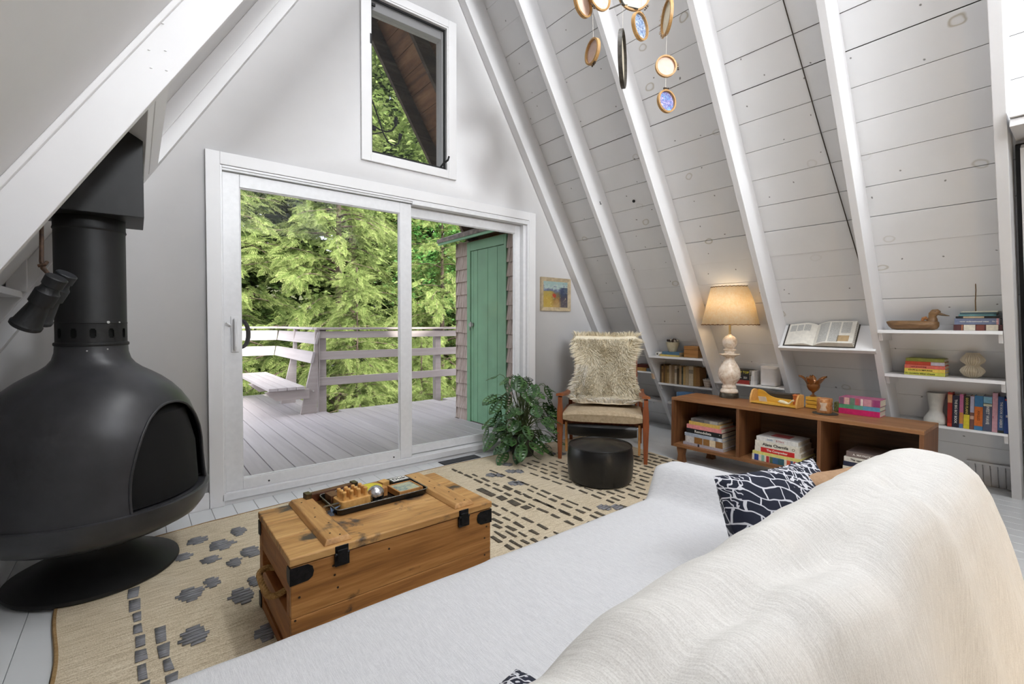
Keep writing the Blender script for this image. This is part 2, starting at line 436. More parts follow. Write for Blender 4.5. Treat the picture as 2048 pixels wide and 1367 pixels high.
# pull handle inside, the dark one outside, and the latch lever
b = MB(); b.tube([(.478, .03, 1.135), (.478, .006, 1.135), (.478, .0, 1.12), (.478, .0, .97), (.478, .006, .955), (.478, .03, .955)], .009, 8)
b.box(.458, .498, .022, .031, .935, 1.155)
b.tube([(.452, .026, 1.10), (.452, .012, 1.10), (.43, .004, 1.115)], .006, 8)
b.build('door_handle', VINYL, d, bevel=.0015)
b = MB(); pts = [(.52+.045*math.sin(t), .072+.035*math.sin(t)*1.0, 1.045+.085*math.cos(t)) for t in [PI*k/12 for k in range(13)]]
b.tube(pts, [.010+.004*math.sin(PI*k/12) for k in range(13)], 8); b.build('door_handle', plain('handle_dark', (62, 60, 62), .5), d)

# ---------------------------------------------------------------- small upper window
w = tag(thing('window_1', 'small casement window high in the end wall', 'window', (0, 0, 0)), kind='structure')
b = MB(); b.box(1.274, 1.341, 0, .02, 2.283, 3.541); b.box(1.99, 2.064, 0, .02, 2.283, 3.541); b.box(1.341, 1.99, 0, .02, 3.483, 3.541); b.box(1.341, 1.99, 0, .02, 2.283, 2.333)
b.build('casing', PAINT, w, bevel=.003)
b = MB(); b.box(1.341, 1.352, .005, .15, 2.33, 3.483); b.box(1.978, 1.99, .005, .15, 2.33, 3.483); b.box(1.352, 1.978, .005, .15, 3.47, 3.483); b.box(1.352, 1.978, .005, .15, 2.33, 2.35)
b.box(1.955, 1.978, .05, .14, 2.35, 3.47); b.box(1.352, 1.955, .06, .14, 3.40, 3.47)
b.build('frame', PAINT, w, bevel=.002)
b = MB(); b.box(1.352, 1.366, .03, .045, 2.35, 3.47); b.box(1.965, 1.978, .03, .045, 2.35, 3.47); b.box(1.366, 1.965, .03, .045, 3.457, 3.47); b.box(1.366, 1.965, .03, .045, 2.35, 2.372)
b.box(1.366, 1.392, .025, .04, 2.52, 2.545); b.box(1.366, 1.392, .025, .04, 3.41, 3.43); b.box(1.336, 1.352, .0, .03, 3.12, 3.19)
b.build('screen_frame', INK, w, bevel=.002)
b = MB(); b.box(1.85, 1.95, .008, .04, 2.335, 2.362); b.tube([(1.92, .01, 2.362), (1.93, -.02, 2.385), (1.955, -.045, 2.41), (1.962, -.05, 2.44)], .008, 8)
b.build('crank', INK, w, bevel=.002)
t = NT('insect_screen'); tr = t.new('ShaderNodeBsdfTransparent'); df = t.new('ShaderNodeBsdfDiffuse'); mx = t.new('ShaderNodeMixShader')
df.inputs[0].default_value = lin((60, 62, 62)); mx.inputs[0].default_value = .24
t.link(tr.outputs[0], mx.inputs[1]); t.link(df.outputs[0], mx.inputs[2]); t.link(mx.outputs[0], t.out.inputs['Surface']); t.n.remove(t.b)
b = MB(); b.box(1.366, 1.965, .0365, .0375, 2.372, 3.457); b.build('insect_screen', t.m, w)
b = MB(); b.box(1.352, 1.955, .10, .104, 2.35, 3.40); b.build('pane', GLASS, w)

# ---------------------------------------------------------------- doorway past the last rafter, back of the cabin
b = MB(); b.hexa([(3.10, -3.9, 2.005), (3.55, -3.9, 2.005), (3.55, -3.03, 2.005), (3.10, -3.03, 2.005), (3.10, -3.9, 2.040), (3.55, -3.9, 2.040), (3.55, -3.03, 2.040), (3.10, -3.03, 2.040)])
b.box(3.085, 3.5, -3.9, -3.03, 2.043, 2.078)
struct(b, 'trim_15', PAINT, 'white header shelf over the doorway past the last rafter', 'header', bevel=.003)
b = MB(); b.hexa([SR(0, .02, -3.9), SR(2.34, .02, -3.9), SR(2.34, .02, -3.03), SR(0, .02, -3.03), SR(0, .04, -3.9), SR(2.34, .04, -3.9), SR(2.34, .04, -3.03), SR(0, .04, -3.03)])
struct(b, 'doorway_shade_sheet', plain('opening_shade', (52, 52, 54), .8), 'dark sloping sheet standing in for the shaded doorway past the last rafter', 'door')  # dark colour paints the shade inside the open doorway
b = MB(); b.hexa([SR(0, .04, -3.085), SR(2.34, .04, -3.085), SR(2.34, .04, -3.05), SR(0, .04, -3.05), SR(0, .09, -3.085), SR(2.34, .09, -3.085), SR(2.34, .09, -3.05), SR(0, .09, -3.05)])
struct(b, 'trim_20', PAINT, 'white jamb of the doorway past the last rafter', 'trim', bevel=.002)
# little slatted vent panel low under the last shelf
t_ = tag(thing('trim_21', 'low white slatted panel under the shelf of bright upright books', 'panel', (0, 0, 0)), kind='structure')
b = MB()
for k in range(7):
    y0 = -3.005 + k*.036
    b.hexa([(4.58, y0, 0), (4.60, y0, 0), (4.60, y0+.031, 0), (4.58, y0+.031, 0), (4.475, y0, .165), (4.49, y0, .165), (4.49, y0+.031, .165), (4.475, y0+.031, .165)])
b.hexa([(4.465, -3.01, .165), (4.50, -3.01, .165), (4.50, -2.75, .165), (4.465, -2.75, .165), (4.46, -3.01, .18), (4.50, -3.01, .18), (4.50, -2.75, .18), (4.46, -2.75, .18)])
b.build('slats', PAINT, t_, bevel=.001)
# back end of the cabin behind the camera, its window added for light
b = MB(); b.prism([(-1.5, YB-.15, -.05), (4.8, YB-.15, -.05), (1.634+.12, YB-.15, 5.1), (1.634-.12, YB-.15, 5.1)], (0, .13, 0))
wb = struct(b, 'wall_back', PAINT_WALL, 'white wall at the far end of the cabin behind the camera', 'wall')
carve(wb, [MB().box(.95, 1.55, YB-.4, YB+.3, 2.75, 3.6).build('c', GAP)])
w2 = tag(thing('fill_light_window', 'added window for fill light in the unseen wall behind the camera', 'window'), kind='structure')
b = MB(); x0, x1, z0, z1 = .95, 1.55, 2.75, 3.6
b.box(x0, x0+.06, YB-.12, YB, z0, z1); b.box(x1-.06, x1, YB-.12, YB, z0, z1); b.box(x0, x1, YB-.12, YB, z0, z0+.06); b.box(x0, x1, YB-.12, YB, z1-.06, z1); b.box((x0+x1)/2-.03, (x0+x1)/2+.03, YB-.1, YB-.02, z0, z1)
b.build('frame', PAINT, w2, bevel=.003)
# unseen slab added to keep light off the sofa back
b = MB(); b.box(.1, 3.2, YB, -4.5, 2.36, 2.46); struct(b, 'shade_slab', PAINT, 'unseen white slab added behind the camera to shade the sofa back', 'shade_slab')
# unseen frame added around the fill light on the stove side slope
w3 = tag(thing('fill_light_frame', 'added frame around the fill light on the stove side behind the camera', 'window'), kind='structure')
b = MB()
for (sa, sb_, ya, yb) in ((3.05, 3.13, -6.5, -4.1), (4.75, 4.83, -6.5, -4.1), (3.05, 4.83, -6.5, -6.42), (3.05, 4.83, -4.18, -4.1)):
    b.hexa([SL(sa, 0, ya), SL(sb_, 0, ya), SL(sb_, 0, yb), SL(sa, 0, yb), SL(sa, .05, ya), SL(sb_, .05, ya), SL(sb_, .05, yb), SL(sa, .05, yb)])
b.build('frame', PAINT, w3, bevel=.003)
# nails and hooks in the boards and rafters
def nailhead(p, r=.006, mat=IRON, label='', nrm=(-.854, 0, -.52), L=.006):
    n_ = Vector(nrm); q = Vector(p)
    o = MB().tube([(0, 0, 0), tuple(n_*L)], r, 10).build('nail', mat, loc=q)
    tag(o, label, 'nail')
k_ = MB().lathe([(.002, 0), (.011, .0), (.013, .006), (.010, .013), (0, .015)], (0, 0, 0), 14)
ko = k_.build('black_stud', INK, loc=(3.268, -.852, 2.141)); ko.rotation_euler = (0, rad(-121), 0)
tag(ko, 'small round black stud on the white boards above the table lamp', 'stud')
b = MB(); b.tube([(0, 0, 0), (-.012, -.006, .0), (-.022, -.012, .004), (-.03, -.014, .014)], .003, 8); b.lathe([(.006, -.002), (.006, .002)], (0, 0, 0), 8)
tag(b.build('coat_hook', IRON, loc=(3.16, -.585, 2.15)), 'little iron hook on the rafter left of the black knob'.replace('left of', 'beside'), 'hook')
bb = MB(); rr = random.Random(5)
b = MB()
# ---------------------------------------------------------------- fireplace
SX0, SY0 = -.148, -.538
st = thing('fireplace_stove', 'black freestanding dome fireplace with a wide round bowl by the sliding door', 'fireplace', (SX0, SY0, 0))
MB().lathe([(.0, .014), (.296, .014), (.300, .02), (.298, .03), (.27, .045), (.215, .072), (.165, .105), (.142, .135), (.136, .165), (.136, .215)], n=72, cap=False).build('base', plain('stove_base_black', (16, 16, 16), .5, vary=.2, scale=10), st)
b = MB(); b.lathe([(.0, .19), (.15, .196), (.25, .206), (.33, .224), (.38, .25), (.405, .285), (.418, .325), (.424, .348), (.424, .354), (.418, .357), (.36, .352), (.30, .345), (0, .342)], n=96, cap=False)
b.build('bowl', BLACKM, st)
hp = [(.408, .352), (.403, .40), (.397, .48), (.393, .56), (.386, .62), (.372, .68), (.349, .74), (.318, .79), (.282, .832), (.243, .866), (.205, .892), (.172, .912), (.148, .932), (.132, .955), (.124, .985), (.122, 1.02)]
b = MB(); b.lathe(hp, n=128, cap=False)
hood = b.build('hood', BLACKM, st, sharp=None)
md = hood.modifiers.new('t', 'SOLIDIFY'); md.thickness = .008; md.offset = -1
PHI = rad(-37)
pu = Vector((-math.sin(PHI), math.cos(PHI), 0)); pn = Vector((math.cos(PHI), math.sin(PHI), 0))
def arch(a, h, z0, n=28, off=0.0, power=2.0):
    pts = []
    for k in range(n+1):
        t = PI*k/n
        c_, s_ = math.cos(t), math.sin(t)
        pts.append((a*math.copysign(abs(c_)**.86, c_)+off, z0 + h*abs(s_)**.9))
    return pts
AR = arch(.232, .405, .359)
cut = MB().prism([tuple(pu*p + pn*.16 + Vector((0, 0, z))) for p, z in AR], tuple(pn*.4)).build('cut', BLACKM)
cut.parent = st
bpy.context.view_layer.update()
carve(hood, [cut])
hood.data.shade_smooth(); hood.data.set_sharp_from_angle(angle=rad(30))
# rolled lip that follows the arch over the dome
hz = [p[1] for p in hp]; hr = [p[0] for p in hp]
lip = []
for p, z in arch(.234, .407, .357, 60):
    r_ = float(np.interp(z, hz, hr)); dn = math.sqrt(max(r_*r_ - p*p, .0))
    lip.append(tuple(pu*p + pn*(dn+.001) + Vector((0, 0, z))))
MB().tube(lip, .0055, 8).build('opening_rim', BLACKM, st)
# recessed flat spark screen with its own frame
SD = .262
A2 = arch(.262, .44, .345)
b = MB(); b.prism([tuple(pu*p + pn*SD + Vector((0, 0, z))) for p, z in A2], tuple(pn*.004))
sc_ = b.build('spark_screen', SCREEN, st, sharp=30)
b = MB(); b.tube([tuple(pu*p*.985 + pn*(SD+.006) + Vector((0, 0, z-.004))) for p, z in A2], .006, 8); b.tube([tuple(pu*-.27 + pn*(SD+.008) + Vector((0, 0, .366))), tuple(pu*.27 + pn*(SD+.008) + Vector((0, 0, .366)))], .008, 8)
b.tube([tuple(pu*-.28 + pn*(SD+.03) + Vector((0, 0, .36))), tuple(pu*.28 + pn*(SD+.03) + Vector((0, 0, .36)))], .005, 8)
b.build('screen_frame', BLACKM, sc_)
# near-black inner shell that paints the shade of the hearth behind the screen
MB().lathe([(.38, .36), (.37, .55), (.33, .72), (.12, .9)], n=48, cap=False).build('hearth_dark_shell', HOLE, st)
# damper band with slots
b = MB()
NB = 12
for k in range(NB):
    a0 = 2*PI*k/NB + .16
    def wedge(t0, t1, z0, z1):
        n_ = 4; rows = []
        for j in range(n_+1):
            a = a0 + (t0 + (t1-t0)*j/n_)*2*PI/NB
            rows.append([((.120)*math.cos(a), (.120)*math.sin(a), z0), ((.120)*math.cos(a), (.120)*math.sin(a), z1)])
        b.grid(rows)
    wedge(0, .66, 1.02, 1.118); wedge(.66, 1, 1.02, 1.048); wedge(.66, 1, 1.088, 1.118)
    # rounded slot ends
    for zz, sg in ((1.048, 1), (1.088, -1)):
        for e0, e1 in ((.66, .71), (.95, 1.0)): wedge(e0, e1, min(zz, zz+sg*.006), max(zz, zz+sg*.006))
dmp = b.build('damper_band', PIPEM, st)
MB().lathe([(.112, 1.03), (.112, 1.11)], n=40, cap=False).build('slot_dark_sleeve', HOLE, dmp)  # near-black lining paints the shade seen through the slots
b = MB(); b.lathe([(.120, 1.012), (.1255, 1.015), (.127, 1.021), (.1255, 1.027), (.120, 1.03)], n=72, cap=False); b.build('ring', PIPEM, st)
b = MB(); b.lathe([(.1195, 1.108), (.1212, 1.112), (.1195, 1.118), (.1195, 1.52)], n=72, cap=False); b.build('pipe', PIPEM, st)
b = MB(); b.lathe([(.1195, 1.505), (.1235, 1.512), (.1205, 1.522), (.1205, 1.60)], n=72, cap=False); b.build('pipe_collar', PIPEM, st)
RIVET = plain('rivet', (190, 190, 186), .4)
zb = 1.562
b = MB()
x0, x1, y0, y1 = -.30-SX0, .036-SX0, -.73-SY0, -.385-SY0
b.hexa([(x0, y0, zb), (x1, y0, zb), (x1, y1, zb), (x0, y1, zb), (x1-.03, y0, 2.20), (x1, y0, 2.22), (x1, y1, 2.22), (x1-.03, y1, 2.20)])
b.build('chimney_box', plain('box_black', (26, 26, 27), .5, vary=.15, scale=12, bump=.04), st, bevel=.002)
for a, z, r_ in ((-62, 1.115, .006), (-64, 1.0, .003), (-40, 1.115, .003), (-95, .995, .003)):
    q = Vector((.1215*math.cos(rad(a)), .1215*math.sin(rad(a)), z)); n_ = Vector((math.cos(rad(a)), math.sin(rad(a)), 0))
    MB().tube([tuple(q), tuple(q+n_*.003)], r_, 8).build('rivet', RIVET, st)

# ---------------------------------------------------------------- binoculars hanging by a strap
bi = thing('binoculars', 'black binoculars hanging by a leather strap beside the stove pipe', 'binoculars', (-.246, -1.0, 1.195))
# long axis tilted, small eyepieces up and towards the pipe
aX = Vector((.44, -.30, .84)).normalized(); side = aX.cross(Vector((.75, .6, 0))).normalized(); side = Vector((.35, .86, .22)); side = (side - aX*side.dot(aX)).normalized(); nn_ = aX.cross(side).normalized()
def barrel(off):
    M = Matrix((side, nn_, aX)).transposed().to_4x4(); M.translation = off
    b = MB(); b.lathe([(r_*1.32, z_*1.15) for r_, z_ in [(.0, -.088), (.030, -.088), (.033, -.085), (.0335, -.076), (.030, -.070), (.0225, -.018), (.021, -.005), (.026, -.004), (.026, .036), (.021, .044), (.019, .056), (.0225, .058), (.0235, .085), (.021, .088), (0, .088)]], n=28, M=M, cap=False)
    return b
barrel(side*.043).build('barrel', plain('bino_rubber', (38, 40, 44), .55, vary=.15, bump=.1), bi)
barrel(-side*.042 - nn_*.012).build('barrel', plain('bino_rubber_dark', (28, 29, 32), .55, vary=.15, bump=.1), bi)
M = Matrix((side, nn_, aX)).transposed().to_4x4()
b = MB(); b.box(-.03, .03, -.012, .012, -.004, .038, M=M); b.tube([M @ Vector((0, .008, .0)), M @ Vector((0, .008, .05))], .010, 12); b.build('bridge', plain('bino_bridge', (24, 24, 26), .6), bi, bevel=.003)
Mt = Matrix((aX, -nn_.cross(aX), nn_)).transposed().to_4x4()
tv = Vector((-.35, -.88, .1)); tv = (tv - aX*tv.dot(aX)).normalized()
text('maker_mark', 'YUKA', .014, WHITEINK, bi, axes(aX, tv.cross(aX), side*.043 + tv*.035 + aX*.016))
b = MB(); b.tube([(.02, -.012, .075), (.0, -.012, .105), (-.004, -.012, .13), (-.003, -.008, .2), (.0, .0, .46)], [.005, .0075, .0065, .006, .006], 8)
b.tube([(-.012, -.016, .112), (.006, -.02, .118), (.010, -.01, .128)], .0055, 8)
b.build('strap', plain('strap_leather', (70, 48, 32), .7, vary=.3, scale=60), bi)
# ---------------------------------------------------------------- rug
RV = lambda a, c, t: a + (c-a)*t
FLc, FRc, BRc, BLc = (-.27, -.40), (3.56, .0), (3.20, -2.75), (-.19, -2.75)
def rug_edge_far(t):   # the far edge as it lies on the floor
    return np.interp(t, [0, .15, .21, .5, .69, .85, 1], [-.36, -.23, -.21, -.165, -.15, -.14, -.13])
rows = []
NU, NV = 90, 60
rr = random.Random(11)
for i in range(NU+1):
    u = i/NU; row = []
    for j in range(NV+1):
        v = j/NV
        xl = np.interp(v, [0, .18, .4, 1], [-.275, -.245, -.215, -.15]) + .008*math.sin(v*22)
        xr = np.interp(v, [0, .3, .55, 1], [3.58, 3.46, 3.33, 3.1]) + .006*math.sin(v*17)
        yf = float(rug_edge_far(u)) + .006*math.sin(u*26)
        z = .010 + .0016*math.sin(u*9+v*5)*math.sin(v*7)
        row.append((xl + (xr-xl)*u, yf + (-2.75-yf)*v, z))
    rows.append(row)
t = NT('jute_rug'); v = t.coords((1, 1, 1)); vw = t.coords((9, 150, 1))
n1 = t.noise(vw, 1.0, 4, .7, .2); n2 = t.noise(v, 260, 2, .6); n3 = t.noise(v, 2.2, 3)
f = t.math('ADD', t.math('MULTIPLY', n1, .55), t.math('MULTIPLY', n2, .45))
c = t.ramp(f, [(.34, (146, 126, 100)), (.50, (212, 196, 168)), (.64, (242, 232, 212))])
t.col(t.mix(.18, c, t.ramp(n3, [(.3, (214, 198, 164)), (.7, (236, 222, 198))]))); t.rough(.95); t.b.inputs['Specular IOR Level'].default_value = .1; t.bump(f, .6, .006)
JUTE = t.m
t = NT('rug_wool'); v = t.coords((14, 170, 1)); n = t.noise(v, 1, 3, .7); t.col(t.ramp(n, [(.34, (104, 102, 100)), (.55, (144, 144, 149)), (.75, (178, 178, 184))])); t.rough(.95); t.bump(n, .5, .004)
WOOLD = t.m
b = MB(); b.grid(rows, 0)
bot = [[(p[0], p[1], .001) for p in r_] for r_ in rows]
for e in ([r_[0] for r_ in rows], [r_[-1] for r_ in rows], rows[0], rows[-1]):
    b.grid([[p, (p[0], p[1], .0015)] for p in e], 0)
def patch(poly, z=.0135, mi=1): b.prism([(p[0], p[1], z-.002) for p in poly], (0, 0, .003), mi)
def dash(x, y0, L, w):
    j = lambda: rr.uniform(-.005, .005)
    patch([(x-w/2+j(), y0), (x+w/2+j(), y0+j()), (x+w/2+j(), y0-L), (x-w/2+j(), y0-L+j())], mi=2 if x > 1 else 1)
def dline(x0, y0, x1, y1, w=.018, L=.072, gap=.035):
    y = y0
    while y > y1+.02:
        l_ = L*rr.uniform(.7, 1.3); l_ = min(l_, y-y1); k = (y0-y)/(y0-y1)
        dash(x0 + (x1-x0)*k, y, l_, w*rr.uniform(.8, 1.2)); y -= l_ + gap*rr.uniform(.7, 1.4)
def blob(cx, cy, w, h, n=6):
    # a woven lozenge: rows along the weft with slits between
    for k in range(n):
        f0 = -1 + 2*k/n; f1 = -1 + 2*(k+.82)/n; fm = (f0+f1)/2
        hw = w/2*math.sqrt(max(.05, 1-fm*fm))*rr.uniform(.75, 1.1); o_ = rr.uniform(-.08, .08)*w
        patch([(cx-hw+o_, cy+f0*h/2), (cx+hw*.95+o_, cy+f0*h/2+.004), (cx+hw+o_, cy+f1*h/2+.004), (cx-hw+o_, cy+f1*h/2)])
for (x, y, w_, h_) in [(.23,-.47,.10,.09),(.32,-.60,.11,.127),(.41,-.48,.08,.118),(.42,-.77,.09,.116),(.16,-.63,.08,.08),(.26,-.74,.085,.075),(.34,-.84,.07,.089),(.24,-.97,.065,.094),(.16,-1.02,.095,.117),(.38,-1.07,.05,.09),(.32,-1.16,.095,.137),(.15,-1.33,.09,.121),(.35,-1.47,.08,.104),
                       (.62,-.42,.09,.08),(.75,-.52,.08,.09),(.52,-.66,.08,.08),(.92,-.40,.09,.08),(1.1,-.55,.09,.09)]:
    blob(x, y, w_, h_)
for (x, y) in [(2.26,-.43),(2.17,-.58),(2.22,-.62),(2.01,-.56),(2.05,-.6),(2.02,-.80),(2.06,-.82),(2.74,-.42),(2.81,-.47),(2.18,-1.47),(2.24,-1.52)]: blob(x, y, .075, .085, 4)
for (x, y0, y1) in [(-.02,-.82,-2.4),(.055,-1.2,-2.3)]: dline(x, y0, x+.06, y1, .028, .08, .02)
for (x0, y0, x1, y1) in [(1.86,-.26,1.86,-1.6),(1.91,-.46,1.95,-1.6),(2.07,-.46,2.09,-1.7),(2.26,-.70,2.29,-1.6),(2.34,-.50,2.34,-1.5),(2.40,-.50,2.40,-1.5),(2.48,-.47,2.47,-1.6),(2.02,-.95,2.03,-1.7),(1.945,-.79,1.93,-1.7),(1.69,-1.0,1.73,-1.9),(1.62,-1.1,1.64,-1.9),(1.56,-1.18,1.58,-1.9),(1.52,-1.25,1.52,-1.9),(1.47,-1.32,1.48,-1.9),(1.42,-1.36,1.42,-1.9),
                         (2.55,-.6,2.55,-1.75),(2.62,-.6,2.63,-1.75),(2.69,-.7,2.70,-1.75),(2.77,-.75,2.78,-1.75),(2.84,-.7,2.86,-1.75),(2.92,-.7,2.93,-1.8),(3.0,-.8,2.99,-1.8),(3.08,-.8,3.06,-1.8),(3.16,-.85,3.14,-1.8),(3.24,-.88,3.21,-1.8),(3.32,-.9,3.28,-1.6),(3.39,-.93,3.35,-1.35)]:
    dline(x0, y0, x1, y1, .0175)
for (y0, L) in [(-.74, .16), (-.93, .07), (-1.03, .09), (-1.15, .05)]: dash(1.775 + (-.74-y0)*.09, y0, L, .05)
t = NT('rug_wool_dark'); v = t.coords((14, 170, 1)); n = t.noise(v, 1, 3, .7); t.col(t.ramp(n, [(.34, (66, 58, 48)), (.55, (98, 90, 78)), (.75, (128, 120, 106))])); t.rough(.95)
rug = b.build('rug', [JUTE, WOOLD, t.m], sharp=None); MB().tube([(p[0]-.003, p[1], .009) for p in rows[0]], .0065, 6).build('edge_braid', fabric('braid', (176, 146, 104), (136, 106, 68), 240, .95, .4), rug); MB().tube([(r_[0][0], r_[0][1]+.002, .008) for r_ in rows], .005, 6).build('edge_braid', bpy.data.materials['braid'], rug)
tag(rug, 'large pale jute rug woven with charcoal dashes and lozenges', 'rug')

# ---------------------------------------------------------------- floor register
vn = thing('floor_register', 'dark slotted metal floor register beside the door sill', 'floor vent', (2.055, -.058, 0))
MB().box(-.175, .175, -.05, .05, 0, .004).build('plate', IRON, vn, bevel=.001)
b = MB()
for k in range(26): b.box(-.165+k*.0128, -.165+k*.0128+.006, -.042, .042, .004, .006)
b.build('louvers', plain('register_louver', (92, 94, 98), .5), vn)

# ---------------------------------------------------------------- pine chest
CH = (.752, -1.505, .0125)
ch = thing('wooden_chest', 'old pine trunk with rope handle and iron corners on the rug', 'chest', CH)
hw, hd, H = .385, .236, .336
b = MB()
b.box(-hw, hw, -hd, -hd+.02, 0, .172); b.box(-hw, hw, -hd, -hd+.02, .1725, H); b.box(-hw, hw, hd-.02, hd, 0, H)
b.box(-hw+.03, hw-.03, -hd+.02, hd-.02, 0, .02)
b.build('body', PINE, ch, bevel=.003)
for sx in (-1, 1):
    b = MB(); b.box(min(sx*(hw-.03), sx*(hw-.048)), max(sx*(hw-.03), sx*(hw-.048)), -hd+.02, hd-.02, 0, H)
    for z0, z1 in ((.235, .336), (.055, .165), (-.0, .035)):
        xa, xb = sorted((sx*(hw-.001), sx*(hw-.03))); b.box(xa, xb, -hd+.02, hd-.02, max(0, z0), z1)
    for ya, yb in ((-hd+.02, -hd+.055), (hd-.055, hd-.02)):
        xa, xb = sorted((sx*hw, sx*(hw-.03))); b.box(xa, xb, ya, yb, 0, H)
    b.build('end_panel', PINE_END, ch, bevel=.002)
# iron corner plates
for sx in (-1, 1):
    for sy in (-1, 1):
        for zc, up in ((H-.002, -1), (.0, 1)):
            b = MB(); t0 = .0025
            pl = [(0, 0), (.052, 0), (.066, .010), (.070, .026), (.066, .042), (.052, .052), (0, .055)]
            P = [(sx*(hw+.001) - sx*p, sy*(hd+.001), zc + up*q) for p, q in pl]
            b.prism(P, (0, sy*t0, 0))
            P = [(sx*(hw+.001), sy*(hd+.001) - sy*p*.55, zc + up*q) for p, q in pl]
            b.prism(P, (sx*t0, 0, 0))
            b.box(min(sx*hw, sx*(hw+.0035)), max(sx*hw, sx*(hw+.0035)), min(sy*hd, sy*(hd+.0035)), max(sy*hd, sy*(hd+.0035)), min(zc, zc+up*.055), max(zc, zc+up*.055))
            for p, q in ((.022, .014), (.05, .026), (.022, .042)):
                c_ = Vector((sx*(hw - p), sy*(hd+.003), zc+up*q)); b.tube([c_, c_+Vector((0, sy*.0025, 0))], .003, 8)
            b.build('corner_plate', IRON, ch)
# nails of the front board
NAIL = plain('old_nail', (58, 40, 28), .7)
for (x, z) in [(-hw+.025, .235), (-hw+.012, .165), (-hw+.025, .115), (-hw+.012, .04), (-.255, .302), (-.235, .305), (-.25, .27), (-.24, .225), (hw-.03, .22), (hw-.03, .15), (hw-.02, .265), (-.06, .3)]:
    MB().tube([(x, -hd+.0005, z), (x, -hd-.0012, z)], .0038, 8).build('nail', NAIL, ch)
# lid with two battens
ld = MB(); ld.box(-hw-.004, hw+.004, -hd-.006, -.07, H+.004, H+.030); ld.box(-hw-.004, hw+.004, -.069, .085, H+.004, H+.0295); ld.box(-hw-.004, hw+.004, .086, hd+.004, H+.004, H+.030)
lid = ld.build('lid', PINE_LID, ch, bevel=.004)
for xc in (-.232, .268):
    b = MB(); b.hexa([(xc-.048, -hd+.012, H+.0295), (xc+.048, -hd+.012, H+.0295), (xc+.048, hd+.012, H+.0295), (xc-.048, hd+.012, H+.0295), (xc-.036, -hd+.022, H+.048), (xc+.036, -hd+.022, H+.048), (xc+.036, hd+.002, H+.048), (xc-.036, hd+.002, H+.048)])
    b.build('batten', PINE_Y, lid, bevel=.004)
    for k, yy in enumerate((-.20, -.17, -.08, .0, .09, .18)): MB().tube([(xc+(-1)**k*.012, yy, H+.047), (xc+(-1)**k*.012, yy, H+.0488)], .0035, 8).build('nail', NAIL, lid)
for xc in (-.228, .25):
    b = MB(); b.box(xc-.022, xc+.022, -hd-.009, -hd-.005, H+.008, H+.03); b.box(xc-.024, xc+.024, -hd-.012, -hd, H-.036, H+.002); b.tube([(xc-.024, -hd-.010, H+.003), (xc+.024, -hd-.010, H+.003)], .006, 8); b.box(xc-.017, xc+.017, -hd-.016, -hd-.01, H-.026, H+.018)
    b.build('latch', IRON, ch, bevel=.002)
# rope handle, twisted
def rope(pts, r, parent, name, mat):
    P = []; N_ = 60
    pts = [Vector(p) for p in pts]
    def cr(t):
        n = len(pts)-1; i = min(int(t*n), n-1); u = t*n-i
        p0 = pts[max(i-1, 0)]; p1 = pts[i]; p2 = pts[i+1]; p3 = pts[min(i+2, n)]
        return .5*((2*p1) + (p2-p0)*u + (2*p0-5*p1+4*p2-p3)*u*u + (3*p1-p0-3*p2+p3)*u**3)
    b = MB()
    for k in range(3):
        q = []
        for i in range(N_+1):
            t_ = i/N_; c_ = cr(t_); d_ = (cr(min(1, t_+.01)) - cr(max(0, t_-.01))).normalized()
            a_ = d_.cross(Vector((0, 0, 1)))
            a_ = a_.normalized() if a_.length > .05 else d_.orthogonal().normalized()
            e_ = d_.cross(a_); ph = t_*2*PI*7 + k*2*PI/3
            q.append(c_ + (a_*math.cos(ph) + e_*math.sin(ph))*r*.52)
        b.tube(q, r*.62, 7)
    return b.build(name, mat, parent)
ROPE = fabric('rope', (196, 156, 100), (138, 100, 56), 300, .9, .4)
rope([(-hw+.02, .085, .20), (-hw-.006, .09, .205), (-hw-.03, .075, .20), (-hw-.034, .03, .19), (-hw-.032, -.02, .182), (-hw-.026, -.06, .178), (-hw-.006, -.078, .182), (-hw+.02, -.078, .19)], .010, ch, 'rope_handle', ROPE)
rope([(hw-.02, .10, .185), (hw+.012, .105, .20), (hw+.05, .06, .165), (hw+.05, -.05, .155), (hw+.012, -.095, .155), (hw-.02, -.095, .17)], .011, ch, 'rope_handle', ROPE)

# ---------------------------------------------------------------- things on the chest
ZT = CH[2] + H + .0302
tr = thing('serving_tray', 'chipped black enamel tray lying across the lid of the pine trunk', 'tray', (.81, -1.405, ZT), rad(1))
b = MB()
TX0, TX1, TY0, TY1 = -.222, .160, -.105, .105
def rr_rect(x0, x1, y0, y1, r, n=5):
    o = []
    for cx, cy, a0 in ((x1-r, y1-r, 0), (x0+r, y1-r, 90), (x0+r, y0+r, 180), (x1-r, y0+r, 270)):
        for k in range(n+1):
            a = rad(a0 + 90*k/n); o.append((cx+r*math.cos(a), cy+r*math.sin(a)))
    return o
base = rr_rect(TX0, TX1, TY0, TY1, .02)
sec = [(.010, .0), (.0, .004), (-.004, .022), (-.008, .0235), (-.008, .0255), (-.002, .0255), (.003, .006), (.012, .0035)]
rows = []
for px_, py_ in base:
    l_ = math.hypot(px_, py_); nx = (1 if px_ > 0 else -1); 
    cx = max(TX0+.02, min(TX1-.02, px_)); cy = max(TY0+.02, min(TY1-.02, py_))
    dv = Vector((px_-cx, py_-cy, 0)); dv = dv.normalized() if dv.length > 1e-6 else Vector((0, 0, 0))
    rows.append([(px_ - dv.x*o_, py_ - dv.y*o_, z) for o_, z in sec])
b.grid(rows, closeu=True); b.prism([(p[0]*.97, p[1]*.93, .0) for p in base], (0, 0, .0035))
tr_o = b.build('pan', plain('enamel_black', (20, 19, 18), .25, vary=.3, scale=50), tr)
